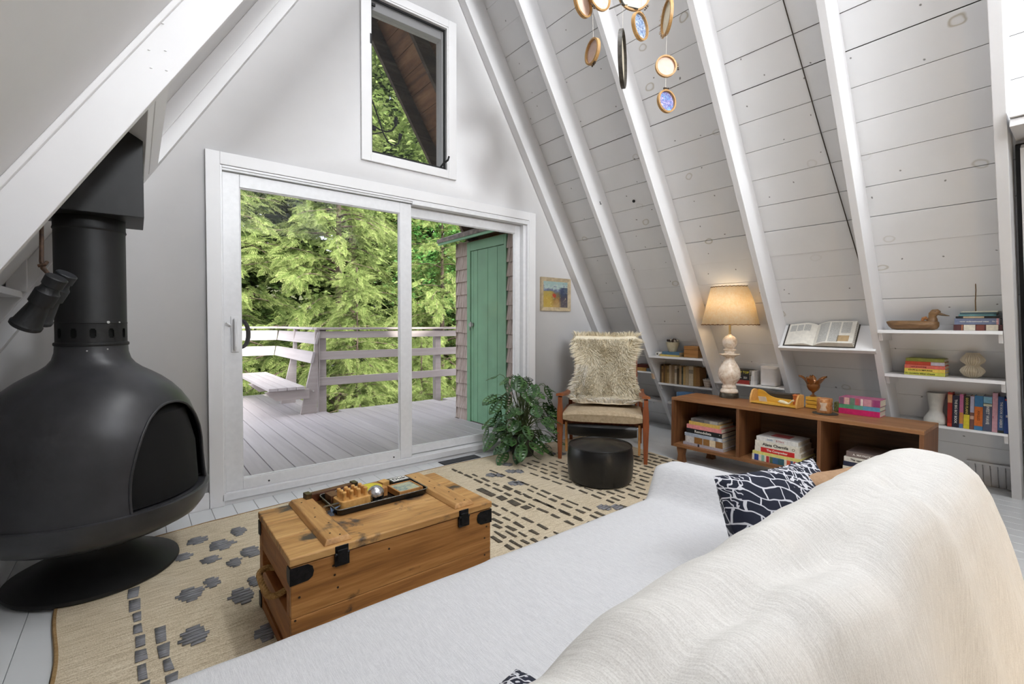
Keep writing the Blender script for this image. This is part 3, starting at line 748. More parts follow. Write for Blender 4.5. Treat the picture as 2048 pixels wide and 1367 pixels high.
b = MB(); b.tube([(p[0]*1.02, p[1]*1.045, .0255) for p in base], .0022, 6, closed=True); b.build('worn_edge', plain('chipped_edge', (120, 116, 108), .4, vary=.5, scale=120), tr)

pg = thing('peg_block', 'light wooden block of upright round pegs in the black tray', 'peg game', (.668, -1.447, ZT+.0045), rad(4))
MB().prism([(p[0], p[1], 0) for p in rr_rect(-.064, .064, -.044, .044, .016)], (0, 0, .040)).build('block', BLOND, pg, bevel=.003)
for i in range(4):
    for j in range(3):
        x, y = -.044+i*.029, -.026+j*.026
        b = MB(); b.lathe([(.0068, .0), (.0068, .022), (.0082, .024), (.0082, .031), (.006, .034), (0, .0345)], (x, y, .0395), 12); b.build('peg', BLOND, pg)
o = MB().lathe([(.0, -.034), (.012, -.0325), (.024, -.024), (.032, -.011), (.034, .002), (.030, .017), (.019, .028), (.008, .0335), (0, .034)], n=24).build('foil_ball', plain('crumpled_foil', (205, 205, 210), .22, metal=1, vary=.25, scale=70, bump=.9, bscale=60), loc=(.757, -1.468, ZT+.0385)); tag(o, 'shiny crumpled silver foil ball beside the peg block', 'ball')
wb_ = thing('wooden_box', 'small wooden box with a yellow disc top behind the foil ball', 'box', (.768, -1.385, ZT+.0045), rad(5))
MB().box(-.053, .053, -.05, .05, 0, .036).build('body', BOXWOOD, wb_, bevel=.002)
MB().lathe([(0, .0375), (.047, .0375), (.047, .036)], (0, -.002, 0), 36, cap=False).build('yellow_disc', plain('yellow_lacquer', (222, 206, 60), .4), wb_)
fb = thing('picture_box', 'low wooden box with a faded blue landscape lid in the tray', 'box', (.902, -1.430, ZT+.0045), rad(3))
b = MB(); b.box(-.056, .056, -.062, .05, 0, .022); b.box(-.056, .056, -.062, -.054, .022, .026); b.box(-.056, .056, .042, .05, .022, .026); b.box(-.056, -.048, -.054, .042, .022, .026); b.box(.048, .056, -.054, .042, .022, .026); b.build('body', BOXWOOD, fb, bevel=.0015)
t = NT('faded_landscape'); v = t.coords((1, 2.2, 1)); n = t.noise(v, 26, 5, .7, 1.2); t.col(t.ramp(n, [(.35, (72, 96, 112)), (.47, (150, 166, 160)), (.58, (200, 196, 160)), (.7, (120, 142, 140))])); t.rough(.35)
MB().box(-.048, .048, -.054, .042, .022, .0235).build('picture', t.m, fb)
dt = thing('card_tin', 'small dark tin with white lettering at the far end of the tray', 'tin', (.915, -1.342, ZT+.0045), rad(3))
MB().box(-.042, .042, -.028, .028, 0, .03).build('body', plain('tin_dark', (30, 34, 36), .4), dt, bevel=.002)
MB().box(-.034, .04, -.022, .022, .03, .0306).build('label_panel', WHITEINK, dt)
text('lettering', 'Dick', .034, INK, dt, axes((1, 0, 0), (0, 1, 0), (.003, 0, .0309)), bold=True)
sb_ = MB().box(-.02, .02, -.02, .02, 0, .03).build('wooden_cube', BLOND, loc=(.852, -1.325, ZT+.0045), rotz=rad(15), bevel=.002); tag(sb_, 'tiny plain wooden cube beside the dark lettered tin', 'block')
oc = thing('origami_bird', 'folded blue paper bird beside the near corner of the tray', 'paper bird', (.573, -1.485, ZT), rad(30))
bl = plain('origami_blue', (112, 132, 160), .8, vary=.2, scale=80)
MB().add([(0, 0, 0), (.028, .004, .002), (.008, .012, .030), (-.004, -.01, .004)], [(0, 1, 2), (0, 2, 3), (1, 3, 2), (0, 3, 1)]).add([(0, 0, 0), (-.026, .014, .001), (-.012, -.006, .028), (.004, -.014, .002)], [(0, 1, 2), (0, 2, 3), (1, 3, 2), (0, 3, 1)]).build('body', bl, oc, sharp=5)
MB().add([(0, .004, .01), (.03, -.022, .034), (.012, .012, .02), (.01, .0, .018)], [(0, 1, 2), (0, 3, 1), (1, 3, 2), (0, 2, 3)]).add([(0, -.004, .01), (-.03, -.02, .036), (-.014, .014, .02), (-.008, .0, .02)], [(0, 1, 2), (0, 3, 1), (1, 3, 2), (0, 2, 3)]).build('wing', bl, oc, sharp=5)
kn = MB().prism([(-.004, -.035, 0), (.004, -.035, 0), (.006, .03, 0), (-.005, .033, 0)], (0, 0, .004)).build('metal_clip', plain('clip_steel', (150, 152, 156), .3, metal=.9), loc=(.586, -1.452, ZT+.027)); kn.rotation_euler = (rad(-16), 0, rad(48)); tag(kn, 'slim steel clip resting on the rim of the black tray', 'clip')
cs = thing('wooden_case', 'narrow dark wooden case with brass ends behind the peg block', 'case', (.640, -1.278, ZT), rad(6))
MB().box(-.10, .10, -.016, .016, 0, .034).build('body', wood('case_wood', (58, 30, 16), (92, 52, 30), (118, 72, 44), 'x', 20, .08, .4, .1), cs, bevel=.003)
for sx in (-1, 1): MB().box(sx*.10-.012, sx*.10+.012, -.018, .018, .006, .040).build('end_cap', plain('case_brass', (98, 84, 60), .4, metal=.7), cs, bevel=.003)
wk = MB().box(-.02, .02, -.03, .03, 0, .038).build('wooden_block', wood('dark_block', (72, 44, 26), (110, 72, 44), (136, 94, 60), 'y', 20, .08, .5, .1), loc=(.617, -1.365, ZT+.0045), rotz=rad(6), bevel=.002); tag(wk, 'dark brown wooden block between the peg block and the narrow case', 'block')
# ---------------------------------------------------------------- sofa with its white cover
def fbm(x, y, z=0.0):
    from mathutils import noise
    return noise.noise(Vector((x, y, z)))
so = thing('sofa', 'long sofa under a loose off-white cover in the foreground', 'sofa', (.7, -2.6, 0))
OX, OY = .7, -2.6
XA, XB = -.50, 1.62
# inner body
b = MB(); b.box(XA+.04-OX, 1.74-OX, -2.86-OY, -2.20-OY, .06, .33); b.box(XA+.04-OX, 1.56-OX, -3.03-OY, -2.94-OY, .06, .64)
b.build('base_frame', TAN, so, bevel=.03, seg=3)
# seat cover: front skirt, rounded front edge, seat, with the low upturned end
from mathutils import noise as mnoise
def nz(x, y, s=1.0): return mnoise.noise(Vector((x*s, y*s, .37)))
sec = [(-2.165, .02), (-2.160, .12), (-2.152, .22), (-2.146, .30), (-2.146, .352), (-2.152, .382), (-2.168, .402), (-2.196, .413), (-2.24, .418), (-2.30, .420), (-2.38, .420), (-2.46, .419), (-2.54, .418), (-2.62, .417), (-2.70, .416), (-2.78, .414), (-2.86, .41)]
def resample(pts, n):
    pts = [Vector((0, p[0], p[1])) for p in pts]
    L = [0]
    for a, c in zip(pts[:-1], pts[1:]): L.append(L[-1] + (c-a).length)
    out = []
    for k in range(n+1):
        d_ = L[-1]*k/n; i = max(0, min(len(pts)-2, int(np.searchsorted(L, d_))-1)); u = (d_-L[i])/max(1e-9, L[i+1]-L[i])
        out.append(pts[i].lerp(pts[i+1], u))
    return out
S_ = resample(sec, 70)
rows = []
NX = 150
for i in range(NX+1):
    x = XA + (1.86-XA)*i/NX
    row = []
    for j, p in enumerate(S_):
        y, z = p.y, p.z
        # the end rises to a low rounded arm at the far end
        t = max(0, min(1, (x-1.60)/.13)); t = t*t*(3-2*t)
        rise = .108*t
        if x > 1.80: rise -= .5*((x-1.80)/.06)**2*.07
        k = max(0, min(1, (z-.30)/.10))
        z2 = z + rise*k
        y2 = y - .02*t*(1-k) + .03*t*k*max(0, (-2.24-y < 0)) 
        sag = -.010*math.exp(-((x-.55)/.5)**2)*max(0, math.sin(PI*max(0, min(1, (-y-2.15)/.65))))
        wr = .0035*nz(x*2.2, y*3.5) + .0018*nz(x*9+y*5, y*14) + .003*math.exp(-((x-1.02+.55*(y+2.5))/.02)**2)
        z2 += (sag + wr)*k
        y2 += (.008*nz(x*3, z*2) + .004*nz(x*9, 1.3))*(1-k) - .018*math.exp(-((x+.1)/.35)**2)*0
        row.append((x-OX, y2-OY, z2))
    rows.append(row)
# close the outer end
for dx, f in ((.010, .985), (.016, .9), (.017, .5), (.018, .06)):
    row = []
    for p in rows[NX]: row.append((1.86-OX+dx, p[1], max(.02, p[2]*f)))
    rows.append(row)
b = MB(); b.grid(rows); b.build('seat_cover', COVER2, so, sharp=None)
# back cover: over the back and falling loosely behind
sec = [(-2.80, .40), (-2.815, .45), (-2.835, .52), (-2.86, .60), (-2.885, .68), (-2.912, .735), (-2.938, .768), (-2.968, .789), (-3.00, .800), (-3.035, .806), (-3.07, .803), (-3.10, .790), (-3.124, .765), (-3.140, .725), (-3.152, .66), (-3.160, .58), (-3.168, .48), (-3.176, .36), (-3.184, .24), (-3.190, .12), (-3.194, .02)]
S_ = resample(sec, 110)
rows = []
NX = 190
for i in range(NX+1):
    x = XA + (XB-XA)*i/NX
    e = max(0, (x-(XB-.16))/.16)
    row = []
    for j, p in enumerate(S_):
        y, z = p.y, p.z
        out = max(0, min(1, (-y-3.06)/.10)) ; low = max(0, min(1, (.80-z)/.5))
        dz = -.028*e*e*e - .02*max(0, (x-1.1)/.5)*0
        # long soft folds that run from the crest down the back, swinging towards the far end
        q = x - (.78-z)*.35*out
        fold = .026*math.sin(q*11 + 1.8*nz(q*2, .2))*out*(.35+low) + .012*math.sin(q*29 + 2.5*nz(q*3, 1.2))*out*(.2+low)
        crest = .016*nz(x*3.2, y*5) + .006*nz(x*8, y*11) + .0036*math.sin((x*38 + y*9 + 2.4*nz(x*4, y*4)))*max(0, 1-abs(y+3.0)*5)
        dip = -.055*math.exp(-((x-.80+.3*(y+3.05))/.10)**2)*max(0, min(1, (-y-2.985)/.06))*(1-.6*low) - .030*math.exp(-((x-.33)/.07)**2) - .022*math.exp(-((x-1.18+.25*(y+3.05))/.06)**2)*max(0, min(1, (-y-3.0)/.06))*max(0, min(1, (-y-3.0)/.06)) + .010*math.exp(-((x-.62)/.05)**2)
        sagl = -.034*math.exp(-((y+3.048)/.026)**2)*max(0, min(1, .55 + 1.1*nz(x*2.1, 4.2)))*(1-e) + .015*math.sin(q*19 + 3*nz(x*2, y*2))*math.exp(-((y+3.05)/.09)**2)*(.4+.6*abs(nz(x*2.7, 1.1)))
        flare = .05*low*out*(.5+.5*math.sin(x*4.2+.4)) + .05*e*low*out
        row.append((x-OX, y - flare - fold*.6 - OY, max(.012, z + dz + sagl + (crest + dip)*(1-.7*low) + fold*.3*(1-low))))
    rows.append(row)
last = rows[-1]
for dx, f in ((.020, .97), (.034, .90), (.040, .80)):
    rows.append([(p[0]+dx, (p[1]-(-3.0-OY))*(1-.06*dx/.04)+(-3.0-OY), .012 + (p[2]-.012)*(1-.10*dx/.04)) for p in last])
cy_ = -3.0-OY
for k, sc in enumerate((.7, .35, 0)):
    rows.append([(last[0][0]+.044, (p[1]-cy_)*sc+cy_, .012+(p[2]-.012)*(.86*sc+.0)) for p in last])
b = MB(); b.grid(rows); b.build('back_cover', COVER, so, sharp=None)

def cushion(name, label, loc, rot, w, h, th, mat, nu=26):
    top = []; bot = []
    for i in range(nu+1):
        r0 = []; r1 = []
        for j in range(nu+1):
            u = -1+2*i/nu; v = -1+2*j/nu
            e = (1-u*u)*(1-v*v); z = th/2*(e**.42) if e > 0 else 0
            pinch = 1 - .07*(abs(u)**3)*(1-abs(v)**2)*0 - .06*(1-abs(v))*abs(u)**4*0
            x = u*w/2*(1-.05*(1-v*v)); y = v*h/2*(1-.05*(1-u*u))
            z2 = z*(1+.12*nz(u*1.7, v*1.7)) + .002*nz(u*6, v*6)
            r0.append((x, y, z2)); r1.append((x, y, -z2))
        top.append(r0); bot.append(r1)
    b = MB(); b.grid(top); b.grid([r_[::-1] for r_ in bot])
    o = b.build(name, mat, None, sharp=None, loc=loc); o.rotation_euler = rot
    bm = bmesh.new(); bm.from_mesh(o.data); bmesh.ops.remove_doubles(bm, verts=bm.verts, dist=1e-5); bmesh.ops.recalc_face_normals(bm, faces=bm.faces); bm.to_mesh(o.data); bm.free(); o.data.shade_smooth()
    return tag(o, label, 'cushion')
t = NT('navy_print'); v = t.coords((1, 1, 1))
br = t.new('ShaderNodeTexBrick'); br.inputs['Scale'].default_value = 12; br.inputs['Mortar Size'].default_value = .022; br.inputs['Mortar Smooth'].default_value = 0; br.offset = .37; br.inputs['Brick Width'].default_value = .62; br.inputs['Row Height'].default_value = .34
rot = t.coords((1, 1, 1), rot=(0, 0, rad(22)))
wn = t.new('ShaderNodeTexNoise'); wn.inputs['Scale'].default_value = 9; t.link(rot, wn.inputs['Vector'])
wa = t.new('ShaderNodeVectorMath', operation='MULTIPLY_ADD'); t.link(wn.outputs['Color'], wa.inputs[0]); wa.inputs[1].default_value = (.07, .07, 0); t.link(rot, wa.inputs[2]); t.link(wa.outputs[0], br.inputs['Vector'])
wv = t.new('ShaderNodeTexWave', wave_type='BANDS', bands_direction='DIAGONAL'); wv.inputs['Scale'].default_value = 22; wv.inputs['Distortion'].default_value = 12; wv.inputs['Detail'].default_value = 1.5; wv.inputs['Detail Scale'].default_value = 1.6; t.link(v, wv.inputs['Vector'])
ln = t.ramp(wv.outputs['Fac'], [(.80, (0,0,0)), (.86, (255,255,255))]); 
v3 = t.new('ShaderNodeTexVoronoi', feature='F1'); v3.inputs['Scale'].default_value = 7; t.link(v, v3.inputs['Vector'])
sc3 = t.new('ShaderNodeSeparateColor'); t.link(v3.outputs['Color'], sc3.inputs[0]); pk = t.math('GREATER_THAN', sc3.outputs[0], .38)
bw = t.new('ShaderNodeRGBToBW'); t.link(ln, bw.inputs[0])
m_ = t.math('MAXIMUM', br.outputs['Fac'], t.math('MULTIPLY', bw.outputs[0], pk))
t.col(t.mix(m_, (28, 32, 50), (212, 212, 218))); t.rough(.9); NAVY = t.m
cushion('throw_pillow', 'navy blue and white printed cushion at the far end of the sofa', (1.40, -2.775, .545), (rad(66), 0, rad(-14)), .42, .34, .15, NAVY)
cushion('throw_pillow', 'plain tan cushion behind the navy printed cushion on the sofa', (1.60, -2.85, .56), (rad(72), 0, rad(-18)), .30, .26, .12, TAN)
cushion('throw_pillow', 'dark printed cushion at the near end of the sofa seat', (.445, -2.765, .461), (rad(2), 0, rad(12)), .26, .22, .085, NAVY)

# ---------------------------------------------------------------- round ottoman
ot = thing('ottoman', 'low round black vinyl ottoman in front of the fleece chair', 'ottoman', (2.552, -1.115, .012))
b = MB(); rr_ = .222
b.lathe([(0, .001), (.20, .001), (.214, .012), (.224, .05), (.229, .12), (.229, .17), (.223, .225), (.214, .248)], n=64, cap=False); bd = b.build('body', VINYLB, ot)
rows = []
for k in range(13):
    t_ = k/12; row = []
    for a in range(64):
        an = 2*PI*a/64; r_ = .214*(1-t_); z = .248 + .030*math.sin(t_*PI/2) - .010*math.exp(-((r_-.19)/.02)**2)*0 + .0025*math.sin(an*7)*math.exp(-((r_-.15)/.05)**2)
        row.append((r_*math.cos(an), r_*math.sin(an), z))
    rows.append(row)
b = MB(); b.grid(rows, closev=True); b.build('top', VINYLB, ot)
b = MB(); b.tube([(.217*math.cos(2*PI*a/64), .217*math.sin(2*PI*a/64), .249) for a in range(64)], .0045, 8, closed=True); b.build('piping', VINYLB, ot)

# ---------------------------------------------------------------- lounge chair
UX, FX = Vector((.615, -.788, 0)), Vector((.788, .615, 0))
lc = thing('lounge_chair', 'low wooden reclining lounge chair with beige seat in the corner', 'chair', (2.9105, -.8265, .012), math.atan2(-.788, .615))
for sx in (-1, 1):
    x = sx*.338
    b = MB()
    def post(xa, y, prof):
        rows = []
        for (z, w_, d_, dy) in prof: rows.append([(xa-w_, y+dy-d_, z), (xa+w_, y+dy-d_, z), (xa+w_, y+dy+d_, z), (xa-w_, y+dy+d_, z)])
        b.grid(rows, closev=True); b.add(rows[0], [(3, 2, 1, 0)]); b.add(rows[-1], [(0, 1, 2, 3)])
    post(x, 0, [(0, .014, .016, 0), (.12, .018, .020, 0), (.30, .024, .026, 0), (.40, .022, .024, 0), (.46, .016, .022, 0), (.505, .016, .030, .004)])
    b.build('leg', TEAK, lc, bevel=.003)
    b = MB(); post(sx*.318, .62, [(0, .014, .016, .05), (.2, .017, .020, .02), (.36, .018, .022, .0), (.47, .016, .020, -.01)]); b.build('leg', TEAK, lc, bevel=.003)
    # arm: flat board that dips and sweeps back
    rows = []
    for k in range(15):
        t_ = k/14; y = -.03 + .70*t_; z = .528 - .035*t_ - .012*math.sin(PI*t_); w_ = .030 - .012*t_ + .006*math.sin(PI*min(1, t_*2)); xc = x - sx*.018*math.sin(PI*t_*.9)
        h_ = .012
        rows.append([(xc-w_, y, z-h_), (xc+w_, y, z-h_), (xc+w_, y, z+h_*.6), (xc, y, z+h_), (xc-w_, y, z+h_*.6)])
    b = MB(); b.grid(rows, closev=True); b.add(rows[0], [(4, 3, 2, 1, 0)]); b.add(rows[-1], [(0, 1, 2, 3, 4)])
    b.build('arm', TEAK_Y, lc, bevel=.002)
    b = MB(); b.box(min(x-.012, x+.012), max(x-.012, x+.012), .02, .60, .30, .345); b.build('side_rail', TEAK_Y, lc, bevel=.003)
b = MB(); b.box(-.33, .33, .05, .085, .27, .31); b.box(-.33, .33, .55, .585, .30, .34); b.build('cross_rail', TEAK, lc, bevel=.003)
for sx in (-1, 1):
    MB().hexa([(sx*.282, .04, .05), (sx*.300, .04, .05), (sx*.300, .085, .05), (sx*.282, .085, .05), (sx*.282, .02, .30), (sx*.300, .02, .30), (sx*.300, .065, .30), (sx*.282, .065, .30)]).build('footrest_bar', BOXWOOD, lc, bevel=.002)
# seat
def softbox(x0, x1, pts, th, bulge=.012, n=14, r=.02):
    """pts: (y, z) centre line of a slab"""
    rows = []
    for k, (y, z) in enumerate(pts):
        y2, z2 = pts[min(k+1, len(pts)-1)]; y1, z1 = pts[max(k-1, 0)]
        d_ = Vector((0, y2-y1, z2-z1)).normalized(); n_ = Vector((0, -d_.z, d_.y))
        ring = []; end = 1 - .55*(k in (0, len(pts)-1)) - .12*(k in (1, len(pts)-2))
        for s_, c_ in [(-1, 1)]:
            prof = [(-1, -.5), (-1, .5)]
        N_ = 10
        for q in range(N_+1):
            u = -1+2*q/N_; ring.append((x0 + (x1-x0)*(u+1)/2, y + n_.y*(th/2*end*(1-abs(u)**8*.35) + bulge*(1-u*u)), z + n_.z*(th/2*end*(1-abs(u)**8*.35) + bulge*(1-u*u))))
        for q in range(N_+1):
            u = 1-2*q/N_; ring.append((x0 + (x1-x0)*(u+1)/2, y - n_.y*th/2*end*(1-abs(u)**8*.35), z - n_.z*th/2*end*(1-abs(u)**8*.35)))
        rows.append(ring)
    b = MB(); b.grid(rows, closev=True); b.add(rows[0], [tuple(range(len(rows[0])))[::-1]]); b.add(rows[-1], [tuple(range(len(rows[0])))])
    return b
def lineseg(a, c, n): return [(a[0]+(c[0]-a[0])*k/n, a[1]+(c[1]-a[1])*k/n) for k in range(n+1)]
softbox(-.312, .312, [(-.035, .350), (-.028, .352)] + lineseg((0, .353), (.52, .335), 8) + [(.54, .333)], .088, .010).build('seat_cushion', BEIGE, lc, sharp=50)
softbox(-.275, .275, [(.47, .40)] + lineseg((.485, .43), (.655, .93), 10) + [(.662, .95)], .085, .010).build('backrest_cushion', BEIGE, lc, sharp=50)
for sx in (-1, 1): MB().tube([(sx*.28, .56, .30), (sx*.275, .72, .92)], [.014, .011], 10).build('backrest_rail', TEAK, lc)
softbox(-.272, .272, [(.035, .205), (.030, .212)] + lineseg((.02, .222), (.005, .268), 4) + [(.012, .285)], .07, .006).build('footrest_pad', VINYLB, lc, sharp=50)

# ---------------------------------------------------------------- sheepskin over the chair
nrm_back = Vector((0, -(.93-.43), .655-.485)).normalized()
def skin_pt(u, v):
    """u across, v from the top of the back (0) to the seat front (1)"""
    hwid = float(np.interp(v, [0, .06, .18, .30, .40, .55, .66, .74, .82, .92, 1.0], [.270, .292, .285, .225, .228, .275, .312, .292, .272, .262, .20]))
    L = v*.86
    if L < .055: y, z, n_ = .655 - L*.75, .975, Vector((0, -.35, .93))
    elif L < .60:
        k = (L-.055)/.545; y = .590 - .165*k; z = .965 - .515*k; n_ = nrm_back
    else:
        k = (L-.60)/.26; y = .425 - .22*k; z = .450 - .030*min(1, k*2.5); n_ = Vector((0, -.25, .97)).normalized() if k > .25 else Vector((0, -.75, .6)).normalized()
    wob = 1 + .05*nz(v*7, u*0+3) + .03*nz(v*19, 5)
    x = u*hwid*wob
    side_drop = max(0, abs(x)-.27)
    return Vector((x, y + side_drop*.9 if L < .6 else y, z - (side_drop*.5 if L > .6 else 0))) + n_*(.022 + .006*nz(u*3, v*6)), n_
sk = thing('sheepskin', 'shaggy cream sheepskin draped over the back of the lounge chair', 'sheepskin', (2.9105, -.8265, .012), math.atan2(-.788, .615))
rows = [[tuple(skin_pt(-1+2*j/20, i/34)[0] - skin_pt(-1+2*j/20, i/34)[1]*.012) for j in range(21)] for i in range(35)]
b = MB(); b.grid(rows); b.build('hide', FLEECE, sk, sharp=None, solid=.008)
rg = np.random.RandomState(4)
V = []; F = []; MI = []
for q in range(15000):
    u, v_ = rg.uniform(-1, 1), rg.uniform(0, 1)
    edge = max(abs(u), abs(2*v_-1))
    p, n_ = skin_pt(u, v_)
    comb = Vector((nz(u*2.2, v_*4)*1.2, nz(u*2+7, v_*4)*.5, -.55 + nz(u*3, v_*5+9)*.9)) + Vector((u*(.9 if abs(u) > .85 else .25), 0, .8 if v_ < .05 else 0))
    d_ = (n_*1.15 + comb*.65).normalized()
    L = rg.uniform(.028, .056)*(1.15 if edge > .9 else 1)
    w_ = Vector(rg.uniform(-1, 1, 3)).cross(d_).normalized()*rg.uniform(.0020, .0040)
    base = p - n_*.010
    bend = (comb*.5 - n_*.25)*L*.5
    m0 = base + d_*L*.55; m1 = base + d_*L + bend
    k = len(V); V += [base-w_, base+w_, m0+w_*.8, m0-w_*.8, m1]
    F += [(k, k+1, k+2, k+3), (k+3, k+2, k+4)]; white = (v_ > .86 or (u < -.62 and .35 < v_ < .8)); mi = 1 if white and rg.rand() < .8 else 0; MI += [mi, mi]
b = MB(); b.v = [tuple(p) for p in V]; b.f = F; b.m = MI
wool = b.build('wool', [FLEECE, FLEECE_W], sk, sharp=None)
# ---------------------------------------------------------------- books
_bm = {}
def bmat(c, rough=.55):
    k = tuple(c)
    if k not in _bm: _bm[k] = plain('book_cover_%d' % len(_bm), c, rough, vary=.07, scale=60)
    return _bm[k]
def book(label, loc, L, T, D, c, pose='flat', rotz=0.0, group=None, old=False, bands=(), title=None, tcol=WHITEINK, tsize=None, lean=0.0, top=None, cat='book', name='book'):
    """spine towards the room (-x). flat: spine runs along y; up: spine runs up"""
    t = thing(name, label, cat, loc, 0, group, rot=(lean, 0, rotz))
    e = .0022; m = bmat(c)
    if pose == 'flat':
        P = lambda x0, x1, l0, l1, t0, t1: (x0, x1, l0, l1, t0, t1)
    else:
        P = lambda x0, x1, l0, l1, t0, t1: (x0, x1, t0, t1, l0+L/2, l1+L/2)
    t0, t1 = (0, T) if pose == 'flat' else (-T/2, T/2)
    b = MB(); b.box(*P(e, D, -L/2, L/2, t0, t0+e)); b.box(*P(e, D, -L/2, L/2, t1-e, t1)); b.box(*P(-.0005, e, -L/2, L/2, t0, t1))
    b.build('cover', m, t, bevel=.0009, seg=1)
    MB().box(*P(e, D-.004, -L/2+.0035, L/2-.0035, t0+e, t1-e)).build('page_block', PAPER_OLD if old else PAPER, t)
    for (a0, a1, bc) in bands:
        MB().box(*P(-.0011, -.0004, -L/2+L*a0, -L/2+L*a1, t0+.0006, t1-.0006)).build('spine_panel', bmat(bc), t)
    if top:
        if pose == 'flat': MB().box(D*.30, D*.75, -L*.2, L*.25, T, T+.0006).build('cover_picture', bmat(top), t)
    if title:
        zs = tsize or T*.62
        items = title if isinstance(title, list) else [(title, .5, zs, tcol)]
        for (s_, at, z_, tc_) in items:
            if pose == 'flat': M = axes((0, -1, 0), (0, 0, 1), (-.0016, L/2 - L*at, T/2))
            else: M = axes((0, 0, -1), (0, -1, 0), (-.0016, 0, L - L*at))
            text('title', s_, z_, tc_, t, M, .0002, bold=True)
    return t
def stack(x, y, z, specs, group=None, r=random.Random(2)):
    for sp in specs:
        lab, L, T, D, c = sp[:5]; kw = dict(sp[5]) if len(sp) > 5 else {}
        dx, dy, rz = kw.pop('dx', 0), kw.pop('dy', 0), kw.pop('rz', 0)
        kw.setdefault('group', group); book(lab, (x+dx, y+dy, z), L, T, D, c, 'flat', rad(rz), **kw); z += T + .0003
    return z

# ---------------------------------------------------------------- sideboard
SBX, SBY0, SBY1 = 3.40, -1.138, -2.71
sb = thing('sideboard', 'long low walnut sideboard with three open bays of books', 'sideboard', (SBX, SBY0, 0))
W_ = SBY0 - SBY1; DP = .372; ZT0, ZT1 = .498, .520; ZB0, ZB1 = .123, .145
MB().box(0, DP, -W_, 0, ZT0, ZT1).build('top', OAK_Y, sb, bevel=.0015)
MB().box(0, DP, -W_+.022, -.022, ZB0, ZB1).build('bottom_shelf', OAK_Y, sb, bevel=.0015)
MB().box(0, DP, -.022, 0, ZB0, ZT0).build('side_panel', OAK_Z, sb, bevel=.0015)
MB().box(0, DP, -W_, -W_+.022, ZB0, ZT0).build('side_panel', OAK_Z, sb, bevel=.0015)
for yy in (-.537, -1.058): MB().box(.004, DP-.012, yy-.011, yy+.011, ZB1, ZT0).build('divider', OAK_Z, sb, bevel=.0012)
b = MB()
for k in range(4): b.box(DP-.012, DP, -W_+.022, -.022, ZB1 + k*(ZT0-ZB1)/4 + .0006, ZB1 + (k+1)*(ZT0-ZB1)/4)
b.build('back_panel', OAK_BK, sb, bevel=.0008, seg=1)
def turned(parent, loc):
    b = MB(); b.lathe([(.020, .123), (.022, .112), (.017, .102), (.022, .094), (.024, .082), (.018, .066), (.012, .052), (.011, .046), (.018, .040), (.019, .033), (.013, .026), (.012, .020), (.018, .010), (.016, .0)], loc, 20); b.build('leg', OAK_Z, parent)
def slab(parent, x, y0, y1):
    rows = []
    for z, o in ((.123, 0), (.10, .004), (.06, .012), (.03, .008), (0, .002)): rows.append([(x, y0-o, z), (x+.05, y0-o, z), (x+.05, y1+o, z), (x, y1+o, z)])
    b = MB(); b.grid(rows, closev=True); b.add(rows[-1], [(0, 1, 2, 3)]); b.build('leg', OAK_Z, parent, bevel=.002)
slab(sb, .015, -.040, -.105); slab(sb, .29, -.14, -.205); turned(sb, (.05, -.810, 0)); turned(sb, (.30, -.81, 0)); slab(sb, .015, -W_+.105, -W_+.04); slab(sb, .29, -W_+.105, -W_+.04)
b = MB(); b.box(.29, .315, -W_+.1, -.1, .09, .123); b.build('stretcher', OAK_Y, sb, bevel=.002)

GB = 'large books in the sideboard bays'
X1 = SBX + .045
stack(X1, -1.385, ZB1+.0005, [
    ('pale lilac large book at the bottom of the first bay stack', .335, .022, .25, (176, 170, 180), dict(bands=[(.58, .62, (40, 40, 60))], group=GB)),
    ('thick brown and cream book second from the floor of the first bay', .31, .050, .25, (176, 168, 160), dict(dx=.004, dy=-.004, bands=[(.0, .18, (140, 98, 52)), (.19, .33, (222, 206, 176)), (.34, .50, (150, 106, 56)), (.53, .74, (146, 100, 48)), (.76, .97, (206, 204, 202))])),
    ('pale blue marbled book under the black titled book', .312, .026, .25, (170, 180, 196), dict(dx=.003, bands=[(.02, .1, (214, 220, 228)), (.14, .2, (120, 130, 150)), (.24, .3, (200, 206, 214))])),
    ('black book with white title lettering in the first bay', .295, .036, .24, (24, 26, 28), dict(dx=.006, dy=-.004, title=[('Remodelista', .48, .028, WHITEINK), ('*', .94, .022, WHITEINK)])),
    ('pink book above the black titled book in the first bay', .288, .032, .23, (222, 142, 142), dict(dx=.008, dy=-.002)),
    ('yellow book above the pink one in the first bay', .255, .026, .22, (212, 176, 92), dict(dx=.010, dy=-.004)),
    ('grey speckled book on top of the first bay stack', .225, .024, .22, (124, 118, 114), dict(dx=.014, dy=-.004, bands=[(.02, .3, (170, 166, 160)), (.5, .9, (100, 94, 92))])),
], GB)
